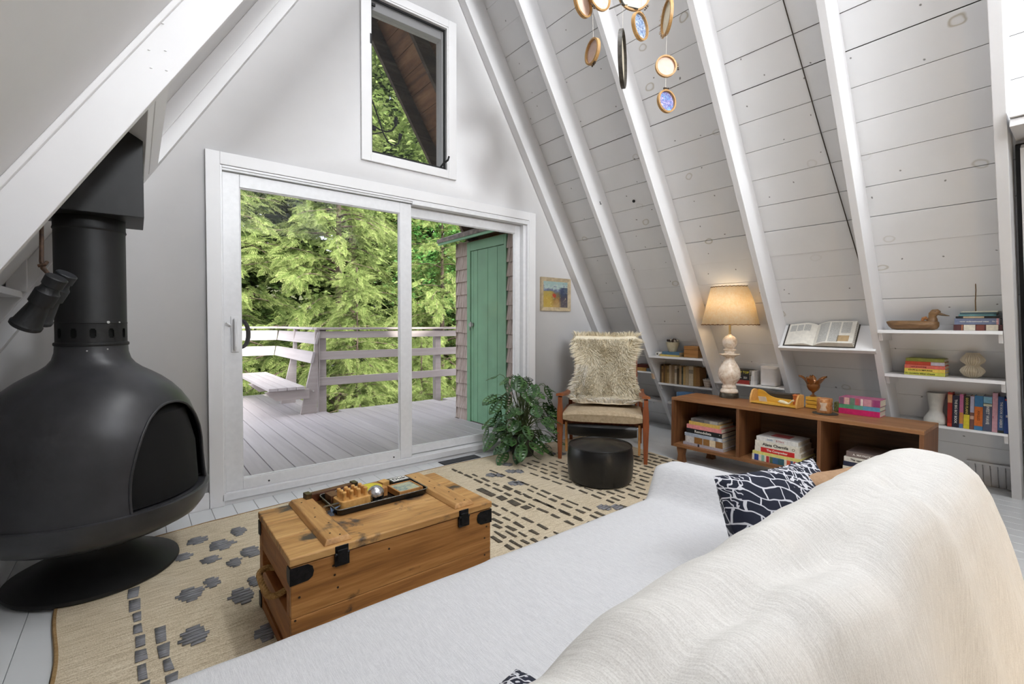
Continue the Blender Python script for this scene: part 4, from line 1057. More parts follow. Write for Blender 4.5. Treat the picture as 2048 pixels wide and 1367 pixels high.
stack(X1, -1.925, ZB1+.0005, [
    ('book with a striped multicoloured spine at the bottom of the middle bay', .325, .044, .25, (220, 214, 200), dict(bands=[(.03, .07, (184, 50, 52)), (.08, .12, (150, 120, 90)), (.12, .16, (190, 60, 66)), (.17, .22, (70, 84, 120)), (.22, .29, (206, 92, 60)), (.34, .46, (50, 96, 110)), (.46, .57, (60, 100, 140)), (.57, .63, (90, 110, 80)), (.64, .70, (176, 50, 56)), (.74, .80, (130, 180, 160)), (.86, .95, (34, 62, 140))])),
    ('slim yellow green book above the striped spine in the middle bay', .322, .020, .25, (214, 206, 120), dict(dx=.002)),
    ('white book with a red spine panel in the middle bay', .30, .034, .24, (220, 214, 204), dict(dx=.008, dy=-.002, bands=[(.13, .86, (198, 34, 34))], title='The Compositor', tsize=.020)),
    ('cream book with bold black spine lettering in the middle bay', .29, .042, .22, (218, 214, 202), dict(dx=.010, dy=.002, title=[('Alana Chernila', .47, .028, INK), ('o', .87, .04, bmat((150, 144, 126)))])),
    ('white book lying on top of the middle bay stack', .272, .030, .22, (216, 216, 214), dict(dx=.014, dy=.004, title=[('Smith', .34, .018, bmat((130, 150, 176))), ('& Nara', .58, .018, bmat((190, 130, 130)))], top=(196, 96, 96))),
], GB)
stack(X1+.02, -2.46, ZB1+.0005, [
    ('white book lowest in the third bay behind the sofa cover', .30, .050, .22, (206, 204, 198), {}),
    ('cream book near the bottom of the third bay', .30, .030, .22, (212, 206, 190), dict(dx=.002)),
    ('navy book with white dots on its spine in the third bay', .296, .028, .22, (34, 40, 66), dict(dx=.004, title='o o o o o', tsize=.010)),
    ('white book with small black lettering in the third bay', .292, .030, .22, (214, 210, 200), dict(dx=.008, title=[('The case of Sander', .34, .017, INK)])),
    ('grey brown book on top of the third bay stack', .27, .034, .23, (124, 110, 106), dict(dx=.012, title=[('A. MAYRICK', .3, .017, WHITEINK)])),
], GB)

# ---------------------------------------------------------------- table lamp
lp = thing('table_lamp', 'glazed white gourd lamp with a glowing parchment shade on the sideboard', 'lamp', (3.752, -1.437, ZT1+.0005))
t = NT('crackle_glaze'); v = t.coords((1, 1, 1)); n = t.noise(v, 26, 5, .65, .4); n2 = t.noise(v, 8, 2)
t.col(t.mix(t.math('MULTIPLY', n2, .5), t.ramp(n, [(.36, (188, 166, 140)), (.5, (226, 214, 196)), (.65, (240, 234, 222))]), (232, 204, 180))); t.rough(.25); t.bump(n, .1, .002); GLAZE = t.m
b = MB(); b.lathe([(.0, 0), (.074, 0), (.0745, .006), (.071, .030), (.069, .036), (0, .036)], n=40, cap=False); b.build('base', plain('lamp_bronze', (84, 78, 66), .4, metal=.6, vary=.25, scale=40), lp)
gp = [(.060, .036), (.067, .042), (.068, .052), (.062, .064), (.052, .074), (.055, .082), (.054, .092), (.047, .104), (.054, .118), (.074, .146), (.084, .175), (.085, .200), (.079, .228), (.066, .256), (.050, .282), (.041, .300), (.036, .315), (.038, .325), (.052, .336), (.076, .345), (.079, .349), (.074, .353), (.044, .356), (.038, .362), (.037, .374), (.048, .381), (.050, .386), (.043, .392), (.036, .396), (.046, .408), (.055, .428), (.057, .450), (.052, .472), (.036, .492), (.016, .504), (.013, .510), (0, .511)]
b = MB(); b.lathe([(0, .036)] + gp, n=48, cap=False); b.build('body', GLAZE, lp, sharp=60)
b = MB(); b.lathe([(.0105, .508), (.0105, .520), (.0085, .523), (.0085, .60), (.006, .605), (.006, .62), (0, .62)], n=16, cap=False); b.build('stem', plain('lamp_brass', (196, 178, 140), .3, metal=.8), lp)
t = NT('parchment_shade'); v = t.coords((1, 1, 1)); n = t.noise(v, 55, 6, .7, .8); c = t.ramp(n, [(.32, (246, 228, 196)), (.55, (252, 242, 222)), (.72, (255, 250, 236))])
tr = t.new('ShaderNodeBsdfTranslucent'); df = t.new('ShaderNodeBsdfDiffuse'); mx = t.new('ShaderNodeMixShader'); mx.inputs[0].default_value = .68
t.link(c, tr.inputs[0]); t.link(c, df.inputs[0]); t.link(df.outputs[0], mx.inputs[1]); t.link(tr.outputs[0], mx.inputs[2]); t.link(mx.outputs[0], t.out.inputs['Surface']); t.n.remove(t.b)
ZS0, ZS1, RS0, RS1 = .588, .890, .214, .146
b = MB(); b.lathe([(RS0, ZS0), (RS1, ZS1)], n=64, cap=False); shd = b.build('lamp_shade', t.m, lp, solid=.0015)
lace = plain('shade_lacing', (118, 84, 48), .8, vary=.4, scale=120)
for r_, z_ in ((RS0, ZS0), (RS1, ZS1)):
    b = MB(); b.tube([((r_+.001*math.sin(a*5.3))*math.cos(2*PI*a/96), (r_)*math.sin(2*PI*a/96), z_ + .002*math.sin(a*2.1)) for a in range(96)], .0035, 6, closed=True); b.build('lacing', lace, shd)
b = MB(); b.tube([(0, 0, .62), (0, 0, .66)], .014, 12); 
for a in (0, PI): b.tube([(0, 0, .70), (.10*math.cos(a), .10*math.sin(a), .78), (.06*math.cos(a), .06*math.sin(a), .87), (0, 0, .893)], .0018, 6)
b.build('harp', BRASS, lp)
t = NT('bulb_glow'); t.b.inputs['Emission Color'].default_value = lin((255, 214, 150)); t.b.inputs['Emission Strength'].default_value = 14; t.col((255, 240, 210))
b = MB(); b.lathe([(0, .66), (.013, .665), (.014, .68), (.028, .715), (.032, .74), (.027, .765), (.012, .78), (0, .782)], n=20, cap=False); b.build('bulb', t.m, lp)
b = MB(); b.lathe([(.004, .893), (.006, .905), (.010, .912), (.006, .922), (.009, .930), (.010, .938), (.006, .946), (0, .948)], n=14); b.build('finial', BRASS, lp)
rows = []
for k in range(13):
    u = k/12; w_ = .024*math.sin(PI*min(1, u*1.05))**.8 + .002
    c_ = Vector((.05*u - .0, .095*u*.0 + .105*u, .925 + .030*math.sin(u*2.2) - .01*u*u)); 
    rows.append([tuple(c_ + Vector((-.5, .3, -.25))*w_*(1+.15*math.sin(k*2.2))), tuple(c_ + Vector((0, 0, .004))), tuple(c_ + Vector((.5, -.3, .25))*w_*(1+.15*math.cos(k*2.5)))])
b = MB(); b.grid(rows); b.build('leaf_finial', plain('leaf_copper', (122, 74, 40), .5, metal=.4, vary=.3, scale=50), lp, solid=.002)
bl = bpy.data.lights.new('lamp_light', 'POINT'); bl.energy = 13; bl.color = (1, .86, .66); bl.shadow_soft_size = .035
bo = bpy.data.objects.new('lamp_light', bl); COL.objects.link(bo); bo.location = (3.752, -1.437, ZT1+.735)

# ---------------------------------------------------------------- things on the sideboard
ZS = ZT1 + .0005
rk = thing('letter_rack', 'low curved yellow wooden rack with a card and a cream figure', 'rack', (3.64, -1.832, ZS), rad(-3))
b = MB(); b.box(-.035, .075, -.165, .165, .004, .014); b.build('floor_board', YELLOWW, rk, bevel=.002)
pts = []
N_ = 26
for k in range(N_+1):
    u = k/N_; y = .155 - .31*u; h = .045 + .055*(1/(1+math.exp((u-.22)*16))) + .012*(1/(1+math.exp((.97-u)*20)))
    pts.append((y, h))
b = MB(); b.prism([(.062, pts[0][0], .014)] + [(.062, y, h) for y, h in pts] + [(.062, pts[-1][0], .014)], (.012, 0, 0)); b.build('back_board', YELLOWW, rk, bevel=.0015)
for yy, hh in ((.155, .105), (-.167, .098)):
    pl = [(-.038, 0), (-.040, .03), (-.030, .062), (-.008, hh*.92), (.020, hh), (.050, hh*.96), (.074, hh*.82), (.076, 0)]
    b = MB(); b.prism([(x, yy, z) for x, z in pl], (0, .013, 0)); b.build('end_board', BLOND, rk, bevel=.004)
cd = MB().box(-.001, .001, -.03, .03, 0, .040).build('card', CERAM, loc=(3.672, -1.745, ZS+.0165)); cd.rotation_euler = (rad(-2), rad(-24), rad(-6)); cd.location.x = 3.655; tag(cd, 'little white card leaning in the curved yellow rack', 'card')
fg = thing('cream_figure', 'small cream carved fish figure lying in the yellow rack', 'figurine', (3.645, -1.895, ZS+.031), rad(0))
b = MB(); b.tube([(0, .042, -.002), (0, .03, .0), (0, .01, .0), (0, -.012, -.006), (0, -.03, -.009), (0, -.042, .004), (0, -.05, .016)], [.004, .012, .013, .011, .007, .0045, .004], 12); b.build('body', plain('bone', (228, 220, 188), .5), fg)
b = MB(); b.tube([(0, -.048, .014), (0, -.060, .018), (0, -.066, .016)], [.005, .009, .002], 10); b.build('tail', plain('bone_tail', (224, 214, 180), .5), fg)
# long dark wooden bowl behind
bw_ = thing('dugout_bowl', 'long dark wooden bowl behind the curved yellow rack', 'bowl', (3.76, -1.80, ZS), rad(-4))
rows = []
for k in range(25):
    u = -1+2*k/24; hw_ = .052*math.sqrt(max(.04, 1-u**4)); z1 = .075 + .014*u*u
    sec = [(-hw_, z1), (-hw_*.9, .045), (-hw_*.55, .012), (0, .004), (hw_*.55, .012), (hw_*.9, .045), (hw_, z1), (hw_*.86, z1-.002), (hw_*.5, .028), (0, .02), (-hw_*.5, .028), (-hw_*.86, z1-.002)]
    rows.append([(x, u*.155, z) for x, z in sec])
b = MB(); b.grid(rows, closev=True); b.add(rows[0], [tuple(range(12))[::-1]]); b.add(rows[-1], [tuple(range(12))]); b.build('bowl', wood('bowl_wood', (40, 34, 28), (64, 56, 48), (84, 74, 64), 'y', 14, .1, .55, .2), bw_)
ob = thing('amber_box', 'little orange brown carved box at the end of the yellow rack', 'box', (3.715, -1.958, ZS), rad(4))
b = MB(); b.box(-.024, .024, -.03, .026, 0, .074); b.build('body', wood('orange_box', (120, 52, 20), (176, 90, 40), (200, 120, 60), 'z', 30, .2, .4, .3), ob, bevel=.003); MB().box(-.026, .026, -.032, .028, .074, .086).build('lid', wood('orange_lid', (130, 60, 24), (184, 96, 44), (204, 124, 64), 'y', 30, .2, .4, .3), ob, bevel=.003)
# slatted yellow box lying behind the mug
yb = thing('slatted_box', 'stack of yellow wooden slats behind the brown mug', 'box', (3.735, -2.085, ZS), rad(-6))
for k in range(3): MB().box(-.03, .03, -.075, .075, .002+k*.027, .025+k*.027).build('slat', YELLOWW, yb, bevel=.002)
# mug on a dark coaster
co_ = MB().lathe([(0, 0), (.072, 0), (.074, .003), (.070, .005), (0, .005)], n=36, cap=False).build('coaster', plain('coaster_slate', (52, 50, 46), .6), loc=(3.565, -2.178, ZS)); tag(co_, 'flat dark round coaster under the brown mug', 'coaster')
mg = thing('mug', 'brown stoneware mug with a pale band standing on the coaster', 'mug', (3.565, -2.172, ZS+.0055))
t = NT('stoneware'); v = t.coords((1, 1, 1)); n = t.noise(v, 40, 4, .6, .5); t.col(t.ramp(n, [(.35, (158, 100, 54)), (.6, (196, 138, 88)), (.75, (210, 170, 130))])); t.rough(.3)
b = MB(); b.lathe([(0, 0), (.040, 0), (.0425, .004), (.0425, .092), (.0405, .096), (.0385, .092), (.0385, .012), (0, .010)], n=40, cap=False); b.build('cup', t.m, mg)
b = MB(); a0 = rad(180); rows = []
for k in range(9):
    a = rad(196 - 4*k*1.9 + 0); row = []
    for q in range(7):
        z = .018+.052*q/6; w_ = (.55 + .45*abs(q-3)/3) if True else 1
        aa = rad(190) + (a - rad(165.6))*w_
        row.append((.0431*math.cos(aa), .0431*math.sin(aa), z))
    rows.append(row)
b.grid(rows); b.build('pale_mark', plain('pale_glaze', (204, 180, 156), .4), mg)
b = MB(); b.tube([(.042, .0, .075), (.062, .0, .07), (.068, 0, .05), (.060, 0, .028), (.042, 0, .022)], .006, 8); b.build('handle', t.m, mg)
# amber glass tulip
gt = thing('glass_tulip', 'amber glass flower on a short foot behind the brown mug', 'glass flower', (3.745, -2.045, ZS+.083))
gm = NT('amber_glass'); gm.col((160, 104, 56)); gm.rough(.12); gm.b.inputs['Transmission Weight'].default_value = .45; gm.b.inputs['Metallic'].default_value = .25; GA = gm.m
b = MB(); b.lathe([(0, 0), (.020, .001), (.021, .004), (.008, .010), (.006, .022), (.012, .030), (.030, .044), (.040, .064), (.042, .086), (.036, .104), (.033, .104), (.038, .086), (.035, .066), (.020, .046), (0, .040)], n=28, cap=False); b.build('bulb', GA, gt)
for k in range(5):
    a = 2*PI*k/5 + .5; rows = []
    for q in range(9):
        u = q/8; r_ = .034 + .018*u + .034*u*u; z = .080 + .070*u - .012*u**4; w_ = .024*math.sin(PI*(.18+.82*u)*.93) + .003
        rows.append([((r_ + .006*math.cos(s_*2.2))*math.cos(a) - s_*w_*math.sin(a), (r_ + .006*math.cos(s_*2.2))*math.sin(a) + s_*w_*math.cos(a), z + .007*math.sin(s_*5+k)*u) for s_ in (-1, -.5, 0, .5, 1)])
    b = MB(); b.grid(rows); b.build('petal', GA, gt, solid=.003)
gr = MB().box(-.02, .02, -.02, .02, 0, .062).build('green_book_end', plain('mossy_green', (112, 116, 70), .8, vary=.3, scale=80), loc=(3.74, -2.20, ZS), bevel=.003); gr.name = 'green_block'; tag(gr, 'mossy green block between the mug and the pink books', 'block')
stack(3.665, -2.336, ZS, [
    ('bright magenta book at the bottom of the stack on the sideboard', .224, .036, .135, (196, 30, 98), dict(dy=.0)),
    ('blue and green book in the middle of the stack on the sideboard', .223, .027, .132, (86, 150, 110), dict(bands=[(0, .4, (92, 150, 176)), (.4, .62, (96, 160, 140))], dx=.002)),
    ('thick purple patterned book on top of the stack on the sideboard', .224, .045, .14, (168, 92, 124), dict(bands=[(0, .16, (150, 60, 110)), (.2, .38, (196, 140, 150)), (.40, .46, (226, 206, 200)), (.50, .58, (176, 86, 92)), (.60, .72, (100, 130, 110)), (.74, .86, (208, 170, 160)), (.88, .97, (120, 96, 110))], dx=.002)),
], 'colourful books on the sideboard')
# ---------------------------------------------------------------- shelves between the rafters
def rx(z, dep=0): return (3.921 - dep - .52*z)/.854
def shelf(name, label, y0, y1, zt, th, dep_front, slope=0.0, cleat=True, back=0.004):
    """board that fits the slope: y0 > y1; returns the front x"""
    t = thing(name, label, 'shelf', (0, y0, 0))
    b = MB(); xf0, xf1 = rx(zt, dep_front), rx(zt-th, dep_front)
    xf = min(xf0, xf1)
    b.hexa([(xf, y1-y0, zt-th), (rx(zt-th, back), y1-y0, zt-th), (rx(zt-th, back), 0, zt-th), (xf, 0, zt-th), (xf, y1-y0, zt), (rx(zt, back), y1-y0, zt), (rx(zt, back), 0, zt), (xf, 0, zt)])
    b.build('board', PAINT, t, bevel=.0015)
    if cleat:
        for yy in (-.019, y1-y0):
            b = MB(); z1 = zt-th-.0005; z0 = z1-.05
            b.hexa([(rx(z0, dep_front)+.004, yy, z0), (rx(z0, back), yy, z0), (rx(z0, back), yy+.019, z0), (rx(z0, dep_front)+.004, yy+.019, z0), (rx(z1, dep_front)+.004, yy, z1), (rx(z1, back), yy, z1), (rx(z1, back), yy+.019, z1), (rx(z1, dep_front)+.004, yy+.019, z1)])
            b.build('cleat', PAINT, t, bevel=.0015)
    return xf
G1 = 'narrow white shelves between the rafters'
shelf('wall_shelf', 'upper white shelf under the duck decoy', -2.4165, -2.9735, 1.077, .020, .195)
shelf('wall_shelf', 'middle white shelf under the paper vase and bright stacked books', -2.4165, -2.9735, .787, .020, .19)
shelf('wall_shelf', 'lowest white shelf under the row of bright upright books', -2.4165, -2.9735, .451, .016, .19)
shelf('wall_shelf', 'upper white shelf under the pot of pine cones and wooden box', -.5805, -1.1385, .808, .019, .19)
shelf('wall_shelf', 'white shelf under the row of faded old books', -.5805, -1.1385, .534, .017, .19)
shelf('wall_shelf', 'white shelf under the white speaker', -1.1815, -1.7535, .604, .013, .19)
shelf('wall_shelf', 'white shelf half hidden behind the fleece chair', -.0605, -.5385, .638, .014, .19)
for (y0, y1, lab) in ((-.0605, -.5385, 'thin white ledge low behind the fleece chair'), (-.5805, -1.1385, 'thin white ledge low beside the sideboard end')):
    shelf('wall_ledge', lab, y0, y1, .330, .022, .16)
# sloping dictionary shelf
ds = thing('dictionary_stand', 'sloping white reading shelf holding the open dictionary', 'shelf', (0, -1.797, 0))
ya, yb = 0, -.576
F0 = Vector((3.792, 0, .948)); B0 = Vector((rx(1.105, .012), 0, 1.105)); up = (B0-F0).normalized(); nr = Vector((-up.z, 0, up.x))
def DS(a, y, h): return tuple(F0 + up*a + nr*h + Vector((0, y, 0)))
LB = (B0-F0).length
b = MB(); b.hexa([DS(0, yb, -.018), DS(LB, yb, -.018), DS(LB, ya, -.018), DS(0, ya, -.018), DS(0, yb, 0), DS(LB, yb, 0), DS(LB, ya, 0), DS(0, ya, 0)]); b.build('board', PAINT, ds, bevel=.0015)
b = MB(); b.hexa([DS(-.018, yb-.018, -.030), DS(0, yb-.018, -.030), DS(0, ya+.004, -.030), DS(-.018, ya+.004, -.030), DS(-.018, yb-.018, .006), DS(0, yb-.018, .006), DS(0, ya+.004, .006), DS(-.018, ya+.004, .006)]); b.build('lip', PAINT, ds, bevel=.002)
b = MB(); b.prism([DS(0, yb-.0005, -.018), DS(LB, yb-.0005, -.018), DS(LB*.6, yb-.0005, -.09), DS(.0, yb-.0005, -.04)], (0, .017, 0)); b.build('cleat', PAINT, ds, bevel=.0015)
b = MB(); b.prism([DS(0, ya+.0005, -.018), DS(LB, ya+.0005, -.018), DS(LB*.6, ya+.0005, -.09), DS(.0, ya+.0005, -.04)], (0, -.017, 0)); b.build('cleat', PAINT, ds, bevel=.0015)
# open dictionary
dc = thing('dictionary', 'thick open dictionary with columns of print on the sloping shelf', 'book', (0, -1.797, 0))
yc = -.222            # gutter
def page(y_out, h_out, hump, name, thick):
    rows = []; bot = []
    for k in range(15):
        u = k/14; y = yc + (y_out-yc)*u; h = .004 + hump*math.sin(min(1, u*2.6)*PI/2)*(1-u*.15) + (h_out-hump*.85)*u
        rows.append((y, h))
    b = MB(); top = [[DS(.010, y, h), DS(.195, y, h)] for y, h in rows]; low = [[DS(.010 - .0, y, max(.003, h-thick*(1-.55*abs(u_-.5)*0))) if False else DS(.010, y, .003), DS(.195, y, .003)] for (y, h), u_ in zip(rows, range(15))]
    b.grid(top); b.grid(low); b.grid([[a[0], c[0]] for a, c in zip(top, low)]); b.grid([[a[1], c[1]] for a, c in zip(top, low)]); b.grid([[top[-1][0], low[-1][0]], [top[-1][1], low[-1][1]]])
    b.build(name, PAPER_D, dc, sharp=40)
    return rows
PAPER_D = plain('dictionary_paper', (226, 222, 212), .85, vary=.04, scale=50)
GREYP = plain('print_grey', (188, 187, 182), .9, vary=.16, scale=260)
rA = page(-.035, .004, .040, 'page_block', .03)
rB = page(-.470, .046, .046, 'page_block', .04)
def on_page(rows, u0, u1, a0, a1, mat, nm):
    b = MB(); ys = [r_[0] for r_ in rows]; y0 = yc + (rows[-1][0]-yc)*u0; y1 = yc + (rows[-1][0]-yc)*u1
    rr_ = []
    for k in range(7):
        y = y0 + (y1-y0)*k/6; u = (y-yc)/(rows[-1][0]-yc); h = float(np.interp(u, [i/14 for i in range(15)], [r_[1] for r_ in rows])) + .0008
        rr_.append([DS(.010+.185*a0, y, h), DS(.010+.185*a1, y, h)])
    b.grid(rr_); b.build(nm, mat, dc)
for (u0, u1) in ((.10, .36), (.40, .64), (.68, .90)): on_page(rB, u0, u1, .06 if u0 < .6 else .45, .95, GREYP, 'print_column')
on_page(rB, .62, .90, .08, .34, plain('picture_tan', (176, 150, 112), .8, vary=.1), 'picture')
for (u0, u1) in ((.18, .40), (.44, .66), (.70, .92)): on_page(rA, u0, u1, .62, .92, GREYP, 'print_column')
b = MB(); 
for k in range(13): 
    a = .018 + .165*k/12; b.box(0, .004, 0, .003, 0, .005, 0, M=Matrix.Translation(Vector(DS(a, -.4715, .020+.018*k/12))))
b.build('thumb_index', INK, dc)
MB().hexa([DS(.004, -.478, .0004), DS(.200, -.478, .0004), DS(.200, -.022, .0004), DS(.004, -.022, .0004), DS(.004, -.478, .003), DS(.200, -.478, .003), DS(.200, -.022, .003), DS(.004, -.022, .003)]).build('cover', plain('dictionary_cover', (66, 60, 54), .7), dc)

# ---------------------------------------------------------------- duck decoy
ZA = 1.0775
dk_ = thing('duck_decoy', 'carved brown wooden duck decoy on the upper shelf', 'decoy', (3.80, -2.575, ZA))
DUCK = wood('duck_wood', (84, 60, 36), (124, 92, 58), (150, 116, 76), 'y', 22, .2, .5, .25)
rows = []
for (y, zb, zt_, w_) in [(.133,.046,.054,.008),(.122,.024,.057,.024),(.105,.006,.059,.036),(.08,.001,.059,.045),(.03,.001,.059,.052),(-.03,.001,.058,.052),(-.07,.001,.058,.047),(-.10,.002,.060,.036),(-.115,.008,.056,.024),(-.122,.022,.048,.010)]:
    rows.append([(w_*math.cos(2*PI*k/20)*(1 if math.sin(2*PI*k/20) > -.3 else .9), y, (zb+zt_)/2 + (zt_-zb)/2*math.copysign(abs(math.sin(2*PI*k/20))**.8, math.sin(2*PI*k/20))) for k in range(20)])
b = MB(); b.grid(rows, closev=True); b.add(rows[0], [tuple(range(20))[::-1]]); b.add(rows[-1], [tuple(range(20))]); b.build('body', DUCK, dk_, sharp=70)
b = MB(); b.tube([(0, -.088, .045), (0, -.092, .068), (0, -.090, .082), (0, -.092, .096), (0, -.100, .106), (0, -.112, .108), (0, -.122, .103)], [.030, .023, .019, .022, .0235, .020, .013], 18); b.build('head', DUCK, dk_, sharp=80)
b = MB(); rows = []
for (y, z, w_, h_) in [(-.116, .103, .0125, .012), (-.132, .096, .010, .008), (-.15, .090, .010, .0045), (-.163, .087, .008, .003), (-.168, .086, .003, .0015)]: rows.append([(w_*math.cos(2*PI*k/12), y, z+h_*math.sin(2*PI*k/12)) for k in range(12)])
b.grid(rows, closev=True); b.add(rows[-1], [tuple(range(12))]); b.build('bill', wood('bill_wood', (70, 52, 34), (104, 82, 56), (124, 100, 70), 'y', 22, .2, .5, .2), dk_)
for sx in (-1, 1): MB().lathe([(0, -.003), (.003, 0), (0, .003)], (sx*.0195, -.106, .112), 10, cap=False).build('eye', INK, dk_)
b = MB(); b.tube([(0, -.040, .052), (0, -.048, .072), (0, -.058, .076), (0, -.068, .066)], [.006, .010, .010, .006], 10); b.build('carrying_knob', wood('knob_wood', (140, 88, 50), (176, 120, 74), (190, 134, 88), 'z', 30, .3, .5, .1), dk_)
# stack with pamphlets
zt = stack(3.752, -2.868, ZA, [
    ('dark red banded book at the bottom of the stack beside the duck', .200, .034, .115, (84, 46, 46), dict(bands=[(.08, .32, (214, 204, 184)), (.36, .52, (120, 64, 52)), (.54, .78, (214, 206, 188)), (.80, .83, (170, 110, 80))])),
    ('grey blue book with white lettering in the stack beside the duck', .186, .036, .115, (112, 120, 146), dict(dx=.002, dy=.004, bands=[(.02, .07, (206, 150, 150))], title=[('never underestimated water', .45, .0105, WHITEINK), ('No.12', .9, .009, WHITEINK)])),
    ('black and tan notebook in the stack beside the duck', .180, .012, .11, (36, 34, 32), dict(dx=.000, dy=.002, bands=[(.34, .82, (176, 160, 132))])),
], 'books beside the duck')
for lab, c, th, L, dy, rz in (('teal pamphlet upper in the stack beside the duck', (112, 158, 160), .011, .155, .004, 3), ('dark teal booklet upper in the stack beside the duck', (70, 96, 104), .010, .150, .002, -2), ('cream pamphlet on top of the stack beside the duck', (196, 194, 178), .007, .152, -.004, -4)):
    book(lab, (3.768, -2.868+dy, zt), L, th, .10, c, 'flat', rad(rz), 'pamphlets beside the duck'); zt += th + .0003
skk = thing('dried_stick', 'thin dry stick leaning up from the stack of pamphlets', 'stick', (3.795, -2.855, zt))
b = MB(); b.tube([(0, 0, 0), (-.004, .002, .06), (-.012, .000, .12), (-.030, .002, .19)], [.0030, .0028, .0024, .0020], 7); b.build('stem', plain('stick_brown', (112, 86, 54), .8), skk)

# middle shelf
ZM = .7875
stack(3.918, -2.612, ZM, [
    ('yellow green cookbook at the bottom of the bright stack beside the paper vase', .199, .021, .13, (206, 206, 86), dict(title=[('the wonderful dishes of home', .40, .012, INK)])),
    ('yellow cookbook second in the bright stack beside the paper vase', .198, .021, .13, (236, 206, 92), dict(title=[('SOUPS & DUMPLINGS', .40, .0125, INK)])),
    ('coral pink book in the middle of the bright stack', .198, .022, .13, (222, 112, 96), dict(title=[('new preserving', .36, .0125, bmat((120, 40, 40)))])),
    ('red book with a lilac end in the bright stack', .192, .022, .13, (196, 72, 46), dict(bands=[(0, .34, (196, 188, 200))], dx=.004)),
    ('olive green book on top of the bright stack', .188, .020, .135, (142, 144, 64), dict(dx=.004)),
], 'bright books beside the paper vase')
pv = thing('paper_vase', 'cream folded honeycomb paper vase on the middle shelf', 'vase', (3.985, -2.825, ZM))
PAPERV = plain('honeycomb_paper', (222, 212, 192), .8, vary=.05)
prof = [(.020, .0), (.036, .008), (.054, .032), (.058, .042), (.050, .058), (.034, .072), (.031, .076), (.036, .082), (.052, .096), (.058, .108), (.054, .120), (.036, .142), (.028, .150), (.012, .150), (.012, .0)]
for k in range(28):
    a = 2*PI*k/28
    M = Matrix.Rotation(a, 4, 'Z'); b = MB(); b.prism([(r_, -.0009, z) for r_, z in prof], (0, .0018, 0), M=M); b.build('fin', PAPERV, pv)
MB().lathe([(.0, .001)] + [(r_*.86, z) for r_, z in prof[:13]] + [(0, .149)], n=56, cap=False).build('core', plain('paper_core', (196, 184, 160), .8), pv)
MB().lathe([(.020, .149), (.033, .149), (.033, .152), (.020, .152)], n=36, cap=False).build('rim', PAPERV, pv)

# lowest shelf: vase and upright books
ZL = .4515
vs = thing('white_vase', 'waisted matte white vase beside the bright upright books', 'vase', (4.172, -2.632, ZL))
b = MB(); b.lathe([(0, 0), (.050, 0), (.058, .006), (.062, .020), (.060, .036), (.048, .060), (.037, .078), (.034, .092), (.037, .12), (.044, .165), (.049, .195), (.050, .205), (.047, .207), (.044, .195), (.034, .12), (.030, .09), (0, .08)], n=40, cap=False); b.build('body', plain('vase_white', (222, 222, 216), .55, vary=.04), vs)
ups = [('red slim hardback first in the bright upright row', .0231, .222, (172, 44, 32), [(.70, .94, (226, 168, 120)), (.02, .10, (206, 70, 50))], None, WHITEINK),
 ('dark navy book second in the bright upright row', .0331, .206, (44, 46, 66), [], 'THE BIG BOY BOOK', WHITEINK),
 ('pink and gold thin book third in the bright upright row', .0194, .216, (196, 110, 150), [(.14, .46, (206, 140, 66)), (0, .12, (92, 132, 176))], None, INK),
 ('black book with yellow lettering and a yellow base panel', .0291, .208, (40, 40, 30), [(0, .43, (222, 206, 56))], [('GOOD PLAINS', .30, .016, bmat((214, 196, 96)))], INK),
 ('pale lilac and brown book fifth in the bright upright row', .0194, .213, (124, 84, 76), [(.50, .98, (186, 184, 208)), (.3, .40, (206, 170, 150))], None, INK),
 ('wide blue book with an orange spine panel', .0390, .216, (66, 128, 176), [(.12, .68, (216, 114, 42))], [('ANGLES', .58, .017, bmat((120, 60, 24)))], INK),
 ('blue grey book with white handwriting on the spine', .0391, .222, (84, 90, 112), [(.76, .96, (132, 182, 206)), (.70, .78, (216, 214, 190))], [('WEST WAVE', .55, .02, WHITEINK)], WHITEINK),
 ('tall pink book with a red heart mark in the upright row', .0244, .242, (214, 164, 176), [], [('..', .62, .03, bmat((150, 40, 60)))], INK),
 ('mid blue book with white lettering in the upright row', .0276, .222, (58, 92, 146), [(0, .07, (44, 50, 40))], 'THE BOOK OF GREECE', WHITEINK),
 ('royal blue book leaning at the end of the upright row', .0272, .212, (48, 76, 146), [(.94, .99, (190, 60, 60))], [('Ill', .5, .022, WHITEINK)], WHITEINK)]
y = -2.6973
for lab, T, L, c, bands, ti, tc in ups:
    book(lab, (4.112, y - T/2, ZL), L, T-.0006, .135, c, 'up', 0, 'bright upright books on the lowest shelf', bands=bands, title=ti, tcol=tc, tsize=min(.017, T*.55)); y -= T + .0003

# ---------------------------------------------------------------- shelves beside the lamp
ZQ = .8085
book('yellow book under the blue one on the pine cone shelf', (3.905, -.79, ZQ), .205, .017, .13, (206, 180, 96), 'flat', rad(2), 'books under the pine cone pot', old=True)
book('faded blue book under the pot of pine cones', (3.908, -.80, ZQ+.0173), .19, .026, .13, (88, 124, 150), 'flat', rad(-3), 'books under the pine cone pot', old=True)
rl = thing('paper_roll', 'short white paper roll at the end of the pine cone shelf', 'paper roll', (3.925, -.665, ZQ+.0195)); b = MB(); b.tube([(-.03, 0, 0), (.05, 0, 0)], .019, 16); b.build('roll', CERAM, rl)
b = MB(); b.tube([(-.0305, 0, 0), (-.028, 0, 0)], .008, 12); b.build('hollow', INK, rl)
pt = thing('pine_cone_pot', 'cream pot filled with small pine cones on the blue book', 'pot', (3.965, -.785, ZQ+.0438))
b = MB(); b.lathe([(0, 0), (.034, 0), (.036, .004), (.055, .062), (.060, .085), (.063, .088), (.060, .091), (.054, .086), (.046, .05), (0, .04)], n=36, cap=False); b.build('pot', plain('pot_cream', (214, 204, 174), .5, vary=.06), pt)
